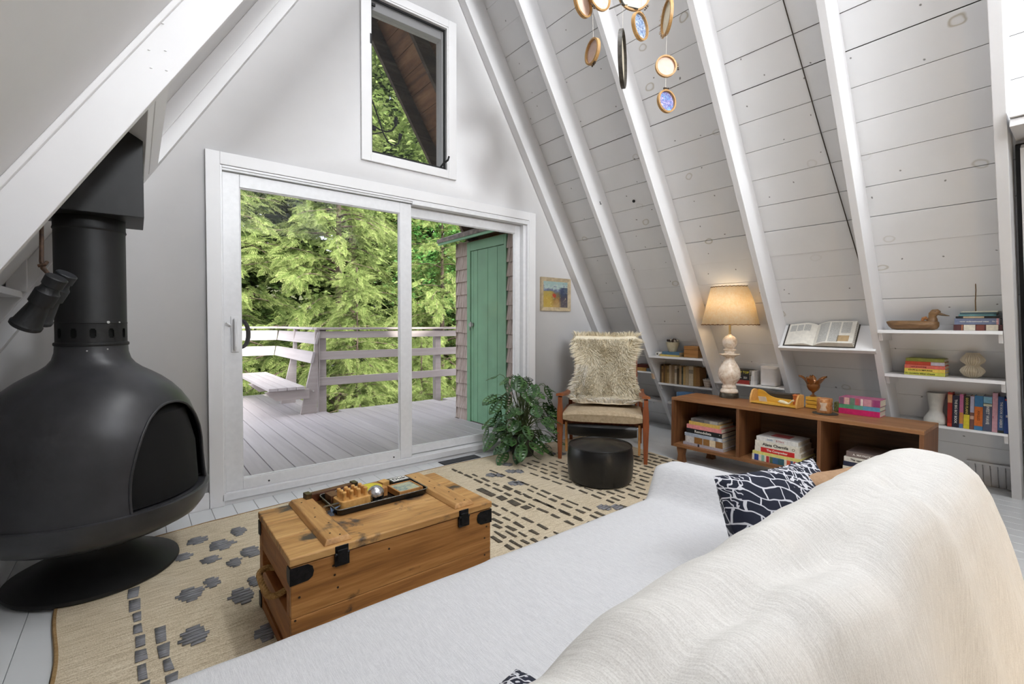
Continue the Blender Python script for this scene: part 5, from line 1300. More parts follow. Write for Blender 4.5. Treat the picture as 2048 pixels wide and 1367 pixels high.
rr = random.Random(8)
CON = [plain('cone_brown', (74, 54, 42), .8, vary=.3, scale=90), plain('cone_pale', (206, 196, 180), .7, vary=.15), plain('cone_dark', (46, 38, 38), .8, vary=.3)]
for k in range(15):
    a = k*2.4; r_ = .012 + .034*math.sqrt((k+.5)/15); c_ = (r_*math.cos(a), r_*math.sin(a), .092 + .022*(1-r_/.05) + rr.uniform(0, .012))
    b = MB(); q = rr.uniform(.009, .013); b.lathe([(0, -q*1.3), (q*.7, -q*.8), (q, -.1*q), (q*.8, q*.6), (q*.35, q*1.2), (0, q*1.4)], (0, 0, 0), 10, cap=False, M=Matrix.Translation(c_) @ Matrix.Rotation(rr.uniform(0, 1.3), 4, Vector((rr.uniform(-1, 1), rr.uniform(-1, 1), .1)).normalized())); b.build('pine_cone', CON[k % 3], pt)
bx = thing('wooden_card_box', 'plain wooden card box with a hinged lid beside the pine cone pot', 'box', (3.985, -.990, ZQ), 0)
MB().box(-.05, .05, -.070, .070, 0, .070).build('body', BOXWOOD, bx, bevel=.002); MB().box(-.051, .051, -.071, .071, .072, .104).build('lid', BOXWOOD, bx, bevel=.002)
# the faded row
ZR = .5345
ocol = [(96, 78, 56), (176, 136, 84), (120, 92, 58), (150, 116, 66), (178, 146, 92), (206, 186, 156), (160, 136, 104), (214, 200, 176), (88, 74, 52), (190, 162, 122), (92, 96, 84), (206, 176, 116), (198, 176, 136), (222, 210, 184), (180, 140, 82), (168, 126, 78)]
yb_ = [-.5880, -.6035, -.6225, -.6425, -.664, -.686, -.712, -.7475, -.771, -.797, -.821, -.838, -.861, -.897, -.942, -.972, -1.010]
on_ = 'first second third fourth fifth sixth seventh eighth ninth tenth eleventh twelfth thirteenth fourteenth fifteenth sixteenth'.split()
hts = [.178, .165, .182, .172, .168, .180, .182, .176, .150, .178, .168, .172, .180, .184, .178, .176]
hue = ['dark brown', 'tan', 'brown', 'ochre', 'straw', 'cream', 'dun', 'pale cream', 'umber', 'buff', 'grey green', 'golden tan', 'sandy', 'ivory', 'ginger', 'leaning brown']
for k in range(16):
    T = yb_[k] - yb_[k+1]
    book('faded %s book, %s in the old row under the pine cone shelf' % (hue[k], on_[k]), (4.062, (yb_[k]+yb_[k+1])/2, ZR + (.002 if k == 15 else 0)), hts[k]*(1 if k < 15 else .97), T-.0008, .12, ocol[k], 'up', 0, 'faded old books in a row', old=True, lean=rad(-2.5) if k == 15 else 0.0,
         bands=[(.62, .82, tuple(x*.75 for x in ocol[k]))] if k % 3 == 1 else [])
cp = thing('striped_bowl', 'little cream and brown banded bowl at the end of the old book row', 'bowl', (4.085, -1.076, ZR))
b = MB(); b.lathe([(0, 0), (.026, 0), (.028, .004), (.032, .012), (.0325, .016), (.036, .03), (.0365, .034), (.041, .052), (.0415, .056), (.046, .072), (.043, .075), (.036, .05), (0, .02)], n=30, cap=False); b.build('bowl', plain('bowl_cream', (226, 216, 204), .5, vary=.05), cp)
for z, r_ in ((.014, .0327), (.032, .0367), (.054, .0416)):
    b = MB(); b.tube([(r_*math.cos(2*PI*a/30), r_*math.sin(2*PI*a/30), z) for a in range(30)], .0016, 6, closed=True); b.build('band', plain('band_brown', (150, 112, 92), .6), cp)
b = MB(); 
for k in range(7):
    a = k*.9; MB().lathe([(0, -.008), (.008, 0), (0, .008)], (.022*math.cos(a), .022*math.sin(a), .076), 9, cap=False).build('pebble', CERAM, cp)
book('blue flat book lying on the low ledge behind the sideboard', (4.19, -.86, .3308), .24, .030, .12, (74, 112, 160), 'flat', 0, None) if False else None
bk_ = thing('blue_folder', 'flat blue folder behind the end of the sideboard', 'folder', (3.965, -.93, .3308))
MB().hexa([(.0, -.10, 0), (.16, -.10, 0), (.16, .10, 0), (.0, .10, 0), (.0, -.10, .150), (.16, -.10, .140), (.16, .10, .135), (.0, .10, .145)]).build('body', plain('folder_blue', (82, 118, 158), .6), bk_, bevel=.002) 
# behind the lamp: three spine-out boxes and the white speaker
ZC = .6045
stack(4.022, -1.400, ZC, [
    ('red book at the bottom of the stack behind the lamp', .150, .034, .11, (150, 48, 42), dict(dx=.0)),
    ('black book with white marks in the stack behind the lamp', .150, .042, .11, (36, 34, 36), dict(dx=.0, title=[('221', .78, .022, WHITEINK), ('ooo', .45, .02, WHITEINK)])),
    ('black book with yellow letters on top of the stack behind the lamp', .144, .046, .11, (44, 40, 34), dict(dx=.003, title=[('TOP', .80, .026, bmat((206, 196, 60))), ('HOP', .40, .024, bmat((206, 196, 60)))])),
], 'books behind the lamp')
pw = [(.045, -1.4905, 0, .030, .034), (.045, -1.4875, .0345, .026, .038), (.048, -1.4835, .0745, .022, .046)]
wt = thing('white_card_stack', 'pale card slips stacked beside the books behind the lamp', 'cards', (4.03, -1.495, ZC))
for k, (w_, h0, h1) in enumerate([(.034, 0, .034), (.030, .035, .075), (.024, .076, .116)]): MB().box(-.0, .09, -.018+k*.001, -.018+k*.001+w_, h0, h1).build('card_block', plain('card_block_%d' % k, (206, 206, 208), .8, vary=.03), wt, bevel=.001)
spk = thing('white_speaker', 'white rounded box speaker on the shelf behind the sideboard', 'speaker', (4.098, -1.612, ZC))
base = rr_rect(-.055, .055, -.066, .066, .030, 8)
MB().prism([(p[0], p[1], .004) for p in base], (0, 0, .136)).build('body', plain('speaker_cloth', (222, 222, 226), .7, vary=.02), spk, bevel=.002)
MB().prism([(p[0]*1.0, p[1]*1.0, .1405) for p in base], (0, 0, .020)).build('top_cap', plain('speaker_cap', (236, 236, 240), .35, vary=.01), spk, bevel=.003)
MB().prism([(p[0]*.9, p[1]*.9, 0) for p in base], (0, 0, .004)).build('foot', plain('speaker_foot', (150, 150, 152), .7), spk)
# shelf behind the chair
book('dark red book standing on end behind the fleece chair', (4.03, -.395, .6725), .13, .030, .11, (104, 46, 38), 'flat', rad(4), 'books behind the chair', old=True)
book('golden tan book lying behind the fleece chair', (4.005, -.385, .6385), .155, .033, .11, (196, 152, 84), 'flat', 0, 'books behind the chair', old=True)
book('grey blue book lying behind the fleece chair', (4.01, -.498, .6385), .066, .030, .11, (124, 136, 146), 'flat', 0, 'books behind the chair', old=True)
bp = MB().hexa([(0, -.022, -.055), (.03, -.022, -.055), (.03, .0, -.055), (0, .0, -.055), (-.02, -.022, 0), (.03, -.022, 0), (.03, 0, 0), (-.02, 0, 0)]).build('shelf_bracket', wood('bracket_wood', (186, 150, 116), (210, 178, 146), (222, 196, 170), 'z', 20, .2, .6, .1), loc=(rx(.6225, .19)+.012, -.535, .6228), bevel=.003)
tag(bp, 'bare pinkish wood bracket under the shelf behind the fleece chair', 'bracket')

# ---------------------------------------------------------------- painting
pn_ = thing('painting', 'small landscape painting in a pale wooden frame beside the door', 'painting', (3.196, .019, 1.398))
fm = plain('frame_wood', (186, 168, 138), .6, vary=.12, scale=30)
b = MB(); W2, H2, fw = .198, .160, .036
for q in range(4):
    cs_ = [(-W2, -H2), (W2, -H2), (W2, H2), (-W2, H2)]; ci = [(-W2+fw, -H2+fw), (W2-fw, -H2+fw), (W2-fw, H2-fw), (-W2+fw, H2-fw)]
    a, c_ = cs_[q], cs_[(q+1) % 4]; d_, e_ = ci[(q+1) % 4], ci[q]
    b.hexa([(a[0], 0, a[1]), (c_[0], 0, c_[1]), (d_[0], 0, d_[1]), (e_[0], 0, e_[1]), (a[0], -.022, a[1]), (c_[0], -.022, c_[1]), (d_[0], -.012, d_[1]), (e_[0], -.012, e_[1])])
b.build('frame', fm, pn_, sharp=20)
t = NT('oil_landscape'); v = t.coords((1, 1, 1)); sp = t.new('ShaderNodeSeparateXYZ'); t.link(v, sp.inputs[0])
nn = t.noise(t.coords((40, 1, 55)), 1, 4, .7, .8); n2 = t.noise(t.coords((14, 1, 18)), 1, 3, .6)
h = t.math('ADD', sp.outputs[2], t.math('MULTIPLY', t.math('SUBTRACT', n2, .5), .22))
c = t.ramp(t.math('MULTIPLY_ADD', h, 4.0, .5), [(.10, (176, 146, 96)), (.30, (150, 112, 66)), (.42, (124, 104, 60)), (.56, (104, 112, 110)), (.66, (96, 100, 132)), (.76, (170, 186, 180)), (.9, (150, 172, 168))])
left = t.ramp(t.math('MULTIPLY_ADD', sp.outputs[0], 3.2, .5), [(.30, (255,255,255)), (.46, (0,0,0))]); right = t.ramp(t.math('MULTIPLY_ADD', sp.outputs[0], 3.2, .5), [(.62, (0,0,0)), (.74, (255,255,255))])
bwl = t.new('ShaderNodeRGBToBW'); t.link(left, bwl.inputs[0]); bwr = t.new('ShaderNodeRGBToBW'); t.link(right, bwr.inputs[0])
lowm = t.math('LESS_THAN', sp.outputs[2], .03)
c = t.mix(t.math('MULTIPLY', t.math('MULTIPLY', bwl.outputs[0], lowm), .75), c, (186, 160, 70))
c = t.mix(t.math('MULTIPLY', t.math('MULTIPLY', bwr.outputs[0], t.math('LESS_THAN', sp.outputs[2], .07)), .8), c, (52, 62, 90))
dx = t.math('MULTIPLY', t.math('ADD', sp.outputs[0], .02), 26); dz = t.math('MULTIPLY', t.math('ADD', sp.outputs[2], .012), 30)
rd = t.math('LESS_THAN', t.math('ADD', t.math('MULTIPLY', dx, dx), t.math('MULTIPLY', dz, dz)), t.math('MULTIPLY_ADD', nn, 3.0, -1.0))
c = t.mix(rd, c, (170, 66, 40))
c = t.mix(t.math('MULTIPLY', t.math('GREATER_THAN', nn, .62), .5), c, (44, 48, 54)); c = t.mix(t.math('MULTIPLY', t.math('LESS_THAN', nn, .37), .45), c, (222, 206, 160))
t.col(c); t.rough(.5); t.bump(nn, .5, .003)
MB().box(-W2+fw-.002, W2-fw+.002, -.011, -.002, -H2+fw-.002, H2-fw+.002).build('canvas', t.m, pn_)

# ---------------------------------------------------------------- cord along the boards
def SRd(px_, y, z, off): return (rx(z) - .854*off, y, z - .52*off)
b = MB(); b.tube([SRd(0, -2.155, 3.10, .006), SRd(0, -2.24, 2.268, .006), SRd(0, -2.331, 1.464, .006)], .0032, 6)
tag(b.build('dark_cord', plain('cord_dark', (66, 56, 48), .7)), 'long thin dark cord running down the boards past the open dictionary', 'cord')
# ---------------------------------------------------------------- potted swiss-cheese plant
pl = thing('potted_plant', 'bushy green plant with holed leaves on the rug between door and chair', 'plant', (2.535, -.285, .0125))
MB().lathe([(0, 0), (.085, 0), (.09, .005), (.108, .15), (.112, .165), (.104, .165), (.098, .15), (0, .145)], n=36, cap=False).build('pot', plain('pot_dark', (58, 54, 48), .6, vary=.15), pl)
MB().lathe([(.098, .150), (.05, .156), (0, .158)], n=24, cap=False).build('soil', plain('soil', (48, 36, 28), .95, vary=.4, scale=80), pl)
t = NT('monstera_leaf'); v = t.coords((1, 1, 1)); n = t.noise(v, 16, 3, .6); t.col(t.ramp(n, [(.3, (34, 62, 30)), (.52, (56, 92, 44)), (.72, (92, 128, 66))])); t.rough(.3); t.b.inputs['Specular IOR Level'].default_value = .6
LEAF = t.m; STEM = plain('plant_stem', (78, 92, 50), .6, vary=.2, scale=20)
rp = random.Random(21)
LV = MB(); ST = MB()
def leaf(base, dirv, up, L, W, curl):
    d_ = dirv.normalized(); s_ = d_.cross(up).normalized(); u_ = s_.cross(d_).normalized()
    NT_, NW = 12, 4
    pts = {}
    def P(i, j):
        t_ = i/NT_; w_ = W*(math.sin(PI*min(1, t_*.93+.05))**.75)*(1-.35*t_) if 0 < i < NT_ else .001
        if i == 0: w_ = W*.30
        x = t_*L - (.12*L*abs(j/NW)*(1-t_))
        y = w_*j/NW
        z = -curl*L*t_*t_ + .18*abs(y) - .9*y*y/max(W, .01)*.5
        return base + d_*x + s_*y + u_*z
    for side in (-1, 1):
        for i in range(NT_):
            for j in range(NW):
                hole = (i in (2, 4, 6, 8)) and j in (1, 2)
                if hole: continue
                a = P(i, side*j); b_ = P(i+1, side*j); c_ = P(i+1, side*(j+1)); e_ = P(i, side*(j+1))
                LV.add([a, b_, c_, e_], [(0, 1, 2, 3) if side > 0 else (3, 2, 1, 0)])
def inroom(p):
    return p
for k in range(105):
    az = rp.uniform(0, 2*PI); lev = rp.random()
    rad_ = (.10 + .22*rp.random()**.7)*(1 if lev < .8 else .7); zt = .12 + .50*lev + (-.06 if rad_ > .25 else .05)
    if k % 7 == 0: zt = rp.uniform(.04, .16); rad_ = rp.uniform(.14, .26)
    ox, oy = rad_*math.cos(az), rad_*math.sin(az)
    # keep clear of the wall, the sill and the chair arm
    wy = -.285 + oy
    if wy > -.085: oy = -.085+.285-rp.uniform(0, .06)
    if ox > .24: ox = .24 - rp.uniform(0, .05)
    p0 = Vector((rp.uniform(-.05, .05), rp.uniform(-.05, .05), .15)); p3 = Vector((ox, oy, zt))
    h = max(zt, .15) + rp.uniform(.04, .10)
    p1 = Vector((ox*.25, oy*.25, .15 + (h-.15)*.7)); p2 = Vector((ox*.75, oy*.75, h))
    q = []
    for m in range(8):
        u = m/7; q.append(p0*(1-u)**3 + p1*3*u*(1-u)**2 + p2*3*u*u*(1-u) + p3*u**3)
    ST.tube(q, [.0038 - .0018*m/7 for m in range(8)], 5)
    dv = (q[-1]-q[-2]).normalized()*.5 + Vector((ox, oy, 0)).normalized()*.5 + Vector((rp.uniform(-.4, .4), rp.uniform(-.4, .4), rp.uniform(-.55, .15)))
    L = rp.uniform(.095, .150)
    tip = p3 + dv.normalized()*L
    if -.285 + tip.y > -.04: dv.y = min(dv.y, -.1)
    leaf(p3, dv, Vector((rp.uniform(-.3, .3), rp.uniform(-.3, .3), 1)), L, L*rp.uniform(.40, .50), rp.uniform(.05, .35))
for az, zz in ((200, .03), (235, .02), (320, .03), (350, .035), (270, .05)):
    q = [Vector((0, 0, .15))]
    for m in range(1, 9):
        u = m/8; r_ = .1 + .16*u; q.append(Vector((r_*math.cos(rad(az+30*u)), min(.19, r_*math.sin(rad(az+30*u))), max(zz, .19-.3*u+.12*u*u))))
    ST.tube(q, .003, 5)
ST.build('stems', STEM, pl)['kind'] = 'stuff'
lo = LV.build('leaves', LEAF, pl, sharp=None); lo['kind'] = 'stuff'

# ---------------------------------------------------------------- hanging embroidery hoops
CAMP = Vector((0, -3.3, 1.11))
GOLD = wood('hoop_wood', (140, 100, 54), (180, 138, 84), (204, 166, 112), 'z', 30, .3, .45, .1)
BLUSH = fabric('hoop_blush', (226, 200, 186), (214, 186, 170), 600, .9, .1)
CREAM = fabric('hoop_cream', (222, 214, 194), (206, 194, 170), 600, .9, .1)
GREYF = plain('hoop_grey', (70, 66, 60), .5, vary=.3, scale=60)
def print_mat(name, cs, s=26):
    t = NT(name); v = t.coords((1, 1, 1)); n = t.noise(v, s, 4, .6, 1.5); t.col(t.ramp(n, list(zip([.3, .42, .5, .58, .68], cs)))); t.rough(.9); return t.m
BLUEP = print_mat('hoop_blue_print', [(226, 230, 236), (150, 176, 206), (70, 92, 140), (206, 216, 226), (112, 140, 176)], 40)
SEAP = print_mat('hoop_sea_print', [(150, 190, 206), (110, 150, 196), (96, 84, 150), (198, 190, 222), (60, 70, 120)], 44)
SCRW = plain('hoop_screw', (96, 84, 72), .4, metal=.7)
CORDM = plain('hoop_cord', (214, 208, 198), .9)
def hoop(name, label, P, r, facing, fab, ringm=GOLD, th=.012, screw=90, tilt=0, fringe=False, cord_to=None, sx=1.0):
    """facing: signed degrees the disc is turned away from the line of sight"""
    P = Vector(P); va = math.atan2(P.y-CAMP.y, P.x-CAMP.x)
    h = thing(name, label, 'embroidery hoop', tuple(P), va + rad(90) + rad(facing), 'embroidery hoops hanging from the rafters')
    # disc stands in the local xz plane, its face looks along -y
    M = Matrix.Rotation(rad(tilt), 4, 'Y')
    b = MB()
    for (r0, r1, w0) in ((r-.0045, r, th), (r-.009, r-.005, th*1.15)):
        rows = [[(rr_*math.cos(2*PI*k/48), yy, rr_*math.sin(2*PI*k/48)) for rr_, yy in ((r0, -w0/2), (r1, -w0/2), (r1, w0/2), (r0, w0/2))] for k in range(48)]
        b.grid(rows, closeu=True, closev=True, M=M)
    b.build('ring', ringm, h, sharp=50)
    b = MB(); b.prism([((r-.0088)*math.cos(2*PI*k/40), -th*.30, (r-.0088)*math.sin(2*PI*k/40)) for k in range(40)], (0, .0015, 0), M=M); b.build('fabric', fab, h, sharp=50)
    if screw is not None:
        a = rad(screw); c_ = Vector((r*math.cos(a), 0, r*math.sin(a))); d_ = Vector((math.cos(a), 0, math.sin(a))); t_ = Vector((-math.sin(a), 0, math.cos(a)))
        b = MB(); b.box(-.004, .004, -.004, .004, -.002, .012, M=M @ Matrix.Translation(c_ + t_*.006) @ d_.to_track_quat('Z', 'Y').to_matrix().to_4x4()); b.box(-.004, .004, -.004, .004, -.002, .012, M=M @ Matrix.Translation(c_ - t_*.006) @ d_.to_track_quat('Z', 'Y').to_matrix().to_4x4())
        b.tube([M @ (c_ + d_*.008 - t_*.014), M @ (c_ + d_*.008 + t_*.020)], .0022, 8); b.tube([M @ (c_ + d_*.008 + t_*.018), M @ (c_ + d_*.008 + t_*.023)], .0045, 10); b.build('screw', SCRW, h)
    if fringe:
        b = MB(); rf = random.Random(3)
        for k in range(44):
            a = -1.3 + 2.6*k/44; p = Vector((r*math.cos(a), th*.4, r*math.sin(a))); d_ = Vector((math.cos(a), rf.uniform(-.2, .9), math.sin(a)+rf.uniform(-.5, .5))).normalized()
            b.tube([M @ p, M @ (p+d_*rf.uniform(.006, .014))], .0012, 4)
        b.build('frayed_edge', GOLD, h)
    if cord_to is not None:
        iv = Matrix.Rotation(-h.rotation_euler.z, 4, 'Z')
        top = M @ Vector((0, 0, r)); e_ = iv @ (Vector(cord_to)-P)
        b = MB(); b.tube([top, top.lerp(e_, .5), e_], .0011, 5); b.build('cord', CORDM, h)
    return h
hz_ = 3.32
def up(P, dz=.0): return (P[0], P[1], hz_)
HP = dict(a=(1.958, -1.481, 2.885), b=(2.028, -1.538, 2.925), c=(2.178, -1.657, 2.935), d=(2.202, -1.681, 2.757), e=(2.319, -1.773, 2.806), f=(1.995, -1.519, 2.617), g=(2.124, -1.624, 2.574), h=(2.311, -1.775, 2.537), i=(2.311, -1.781, 2.343))
hoop('embroidery_hoop', 'blush hoop at the frame edge above the small pink hoop', HP['a'], .075, 52, BLUSH, screw=None, cord_to=up(HP['a']), th=.018)
hoop('embroidery_hoop', 'cream hoop beside the iron hanger at the top of the mobile', HP['b'], .080, 44, CREAM, screw=-60, cord_to=up(HP['b']))
hoop('embroidery_hoop', 'wide cream hoop on the far side of the iron hanger', HP['c'], .092, 20, CREAM, screw=-140, cord_to=up(HP['c']))
hoop('embroidery_hoop', 'hoop with a blue and white printed cloth', HP['d'], .074, 58, BLUEP, screw=100, tilt=-10, cord_to=up(HP['d']), th=.018)
hoop('embroidery_hoop', 'narrow hoop with a frayed wooden edge', HP['e'], .088, -72, CREAM, screw=95, fringe=True, cord_to=up(HP['e']), th=.016, tilt=6)
hoop('embroidery_hoop', 'small pink hoop hanging lowest on the door side', HP['f'], .068, -58, BLUSH, screw=-110, cord_to=(HP['f'][0], HP['f'][1], HP['a'][2]-.07), th=.018, tilt=-6)
hoop('embroidery_hoop', 'large dark metal hoop seen nearly edge on', HP['g'], .146, 84, CREAM, GREYF, screw=None, cord_to=up(HP['g']), th=.020)
hoop('embroidery_hoop', 'round blush hoop above the sea creature hoop', HP['h'], .060, 22, BLUSH, screw=175, cord_to=(HP['e'][0], HP['e'][1], HP['e'][2]-.088), th=.014)
hoop('embroidery_hoop', 'lowest hoop with blue and violet embroidery', HP['i'], .062, 42, SEAP, screw=90, cord_to=(HP['h'][0], HP['h'][1], HP['h'][2]-.060), th=.016, tilt=8)
mh = thing('mobile_hanger', 'dark iron hanger holding up the embroidery hoops', 'hanger', (2.13, -1.63, 2.90))
b = MB(); b.tube([(.03*math.cos(2*PI*k/20), .0, .0 + .032*math.sin(2*PI*k/20)) for k in range(20)], .006, 8, closed=True); b.tube([(-.02, 0, -.03), (-.075, .045, -.06)], .004, 6); b.tube([(.02, 0, -.03), (.055, -.05, -.055)], .004, 6); b.build('hook_ring', GREYF, mh)
b = MB(); b.tube([(.215*math.cos(2*PI*k/40), .215*math.sin(2*PI*k/40), hz_-2.90+.002) for k in range(40)], .006, 8, closed=True); b.tube([(-.215, 0, hz_-2.90), (.215, 0, hz_-2.90)], .004, 6); b.tube([(0, 0, .03), (0, 0, hz_-2.90)], .0025, 6)
b.build('top_ring', GREYF, mh)
b = MB(); zc = (3.921-.854*2.13)/.52 - 2.90; b.tube([(0, 0, hz_-2.90), (0, 0, zc-.01)], .002, 6); b.build('cord', CORDM, mh)
# ---------------------------------------------------------------- deck
ZD = -.03
b = MB(); PIT = .158; x = .666 - PIT*14
rr = random.Random(9)
k = 0
while x < 5.6:
    yend = 5.12 if x < 1.80 else 2.98 + rr.choice([0, 0, .02, -.16 if 1.85 < x < 2.1 else .01])
    if 3.44 < x < 3.62: yend = 2.80
    y0 = .16
    segs = [(y0, yend)]
    if x > 2.98: segs = [(y0, .12), (1.62, yend)] if x > 3.13 else [(y0, 1.52), (1.615, yend)]
    for a, c in segs:
        if c > a: b.box(x+.003, x+PIT-.003, a, c, ZD-.035, ZD)
    x += PIT
struct(b, 'deck', DECK, 'pale grey painted deck boards outside the sliding door', 'deck', bevel=.003, seg=1)
b = MB()
for yy in (.4, 1.2, 2.0, 2.75): b.box(-1.5, 5.6, yy, yy+.04, ZD-.23, ZD-.036)
for yy in (3.6, 4.4, 5.0): b.box(-1.5, 1.82, yy, yy+.04, ZD-.23, ZD-.036)
struct(b, 'deck_joists', EAVE_R, 'dark joists under the deck boards', 'joists')
# bench built into the corner
bn = thing('deck_bench', 'grey slatted bench with a slanted back in the deck corner', 'bench', (1.7, 2.9, ZD))
def BX(p): return (p[0]-1.7, p[1]-2.9, p[2]-ZD)
for k in range(4):
    x0 = 1.232 + k*.1035
    b = MB(); b.hexa([BX(p) for p in [(x0, 2.875, .292), (x0+.098, 2.875, .292), (x0+.098, 4.70+k*.1035+.09, .292), (x0, 4.70+k*.1035, .292), (x0, 2.875, .330), (x0+.098, 2.875, .330), (x0+.098, 4.70+k*.1035+.09, .330), (x0, 4.70+k*.1035, .330)]]); b.build('seat_board', DECK, bn, bevel=.003)
    y0 = 4.70 + k*.1035
    b = MB(); b.hexa([BX(p) for p in [(-1.3, y0+.003, .292), (x0, y0+.003, .292), (x0+.098, y0+.096, .292), (-1.3, y0+.096, .292), (-1.3, y0+.003, .330), (x0, y0+.003, .330), (x0+.098, y0+.096, .330), (-1.3, y0+.096, .330)]]); b.build('seat_board', DECKX, bn, bevel=.003)
for yy in (2.90, 3.92):
    b = MB(); b.prism([BX((x, yy, z)) for x, z in [(1.19, .285), (1.24, .29), (1.70, .29), (1.70, .17), (1.32, .17)]], (0, .038, 0)); b.build('seat_bearer', DECKX, bn, bevel=.003)
    b = MB(); b.prism([BX((x, yy+.04, z)) for x, z in [(1.605, ZD), (1.803, ZD), (1.835, 1.03), (1.79, 1.03), (1.775, .75), (1.68, .33)]], (0, .038, 0)); b.build('back_post', DECKX, bn, bevel=.003)
    for zz, xx in ((.235, 1.69), (.255, 1.755)):
        b = MB(); b.tube([BX((xx, yy+.041, zz)), BX((xx, yy+.028, zz))], .011, 10); b.build('bolt', plain('bolt_grey', (176, 170, 168), .5), bn)
def slat(xa, za, xb, zb, y0, y1a, y1b):
    b = MB(); t_ = .034
    b.hexa([BX(p) for p in [(xa, y0, za), (xa+t_, y0, za), (xa+t_, y1a, za), (xa, y1a, za), (xb, y0, zb), (xb+t_, y0, zb), (xb+t_, y1b, zb), (xb, y1b, zb)]]); b.build('back_board', DECK, bn, bevel=.003)
slat(1.775, .85, 1.812, 1.0, 2.925, 4.955, 4.99); slat(1.722, .61, 1.755, .752, 2.925, 4.90, 4.935)
for (y_, z0, z1, x1) in ((4.99, .85, 1.0, 1.79), (4.935, .61, .752, 1.735)):
    b = MB(); b.hexa([BX(p) for p in [(-1.3, y_-.035, z0), (x1-.02, y_-.035, z0), (x1-.02, y_, z0), (-1.3, y_, z0), (-1.3, y_, z1), (x1+.01, y_, z1), (x1+.01, y_+.035, z1), (-1.3, y_+.035, z1)]]); b.build('back_board', DECK, bn, bevel=.003)
# railing
rl_ = thing('deck_railing', 'grey three rail deck railing with a flat cap board', 'railing', (1.85, 2.95, ZD))
def RX(x0, x1, y0, y1, z0, z1): return (x0-1.85, x1-1.85, y0-2.95, y1-2.95, z0-ZD, z1-ZD)
RL = 5.4
MB().box(*RX(1.80, RL, 2.925, 3.065, 1.034, 1.062)).build('cap_board', DECKX, rl_, bevel=.003)
MB().box(*RX(1.79, 1.93, 3.066, 5.15, 1.034, 1.062)).build('cap_board', DECK, rl_, bevel=.003)
MB().box(*RX(-1.3, 1.789, 5.01, 5.15, 1.034, 1.062)).build('cap_board', DECK, rl_, bevel=.003)
for z0, z1 in ((.922, 1.012), (.644, .752), (.311, .414)): MB().box(*RX(1.838, RL, 2.945, 2.978, z0, z1)).build('rail', DECKX, rl_, bevel=.003)
for xx in (1.845, 3.55, 5.2): MB().box(*RX(xx, xx+.09, 2.98, 3.07, ZD-.2, 1.033)).build('post', DECKX, rl_, bevel=.003)
MB().box(*RX(1.83, 1.838, 2.93, 2.98, .30, 1.03)).build('end_strip', DECKX, rl_, bevel=.001)

# ---------------------------------------------------------------- shed with the green door
sh = thing('shed', 'narrow cedar shingled shed with a green plank door on the deck', 'shed', (3.05, 0, ZD))
H0 = 2.11
b = MB(); b.box(.035, 1.3, .16, 1.59, 0, H0); b.build('core', EAVE, sh)
rr = random.Random(12)
def shingles(name, y0, y1):
    b = MB(); z = 0; row = 0; N_ = 14; step = H0/N_
    while row < N_:
        y = y0; off = rr.uniform(0, .06)
        while y < y1-.001:
            w_ = min(rr.uniform(.075, .15), y1-y)
            if y1-(y+w_) < .03: w_ = y1-y
            zz = row*step + rr.uniform(-.004, .004)
            b.hexa([(-.004, y+.0015, max(0, zz-.02)), (.036, y+.0015, max(0, zz-.02)), (.036, y+w_-.0015, max(0, zz-.02)), (-.004, y+w_-.0015, max(0, zz-.02)), (.018, y+.0015, zz+step), (.036, y+.0015, zz+step), (.036, y+w_-.0015, zz+step), (.018, y+w_-.0015, zz+step)])
            y += w_
        row += 1
    return b.build(name, CEDAR, sh, bevel=.0015, seg=1)
shingles('shingle_siding', 1.345, 1.60); shingles('shingle_siding', .16, .60)
b = MB()
for row in range(14):
    step = H0/14; x = 0
    while x < 1.3:
        w_ = rr.uniform(.08, .15); z0 = max(0, row*step-.02)
        b.hexa([(x, 1.59, z0), (x+w_-.003, 1.59, z0), (x+w_-.003, 1.606, z0), (x, 1.606, z0), (x, 1.59, row*step+step), (x+w_-.003, 1.59, row*step+step), (x+w_-.003, 1.594, row*step+step), (x, 1.594, row*step+step)]); x += w_
b.build('shingle_siding', CEDAR, sh, bevel=.0015, seg=1)
b = MB(); b.box(-.006, .036, 1.275, 1.345, 0, 2.09); b.box(-.006, .036, .60, .64, 0, 2.09); b.box(-.006, .036, .64, 1.275, 1.985, 2.09); b.build('door_frame', GREENP, sh, bevel=.003)
dr = MB()
for (y0, y1) in ((.645, .765), (.769, .938), (.942, 1.135), (1.139, 1.22), (1.223, 1.272)): dr.box(.004, .028, y0, y1, .012, 1.98)
dr.box(.010, .028, .645, 1.272, .012, 1.98)
dr = dr.build('door', GREENP, sh, bevel=.002)
b = MB(); b.box(-.014, .004, 1.215, 1.30, 1.115, 1.150); b.box(-.022, -.014, 1.235, 1.262, 1.095, 1.165); b.tube([(-.022, 1.25, 1.11), (-.03, 1.25, 1.10), (-.03, 1.25, 1.075), (-.022, 1.25, 1.065)], .006, 8); b.build('latch', plain('latch_steel', (150, 150, 146), .4, metal=.6), dr, bevel=.001)
b = MB(); b.hexa([(-.16, .17, H0+.01), (1.4, .17, H0+.62), (1.4, 1.78, H0+.62), (-.16, 1.78, H0+.01), (-.16, .17, H0+.055), (1.4, .17, H0+.68), (1.4, 1.78, H0+.68), (-.16, 1.78, H0+.055)]); b.build('roof', ROOFM, sh, bevel=.004)
b = MB(); b.box(-.150, -.128, .17, 1.77, H0-.015, H0+.035); b.build('fascia', GREENP, sh, bevel=.002)

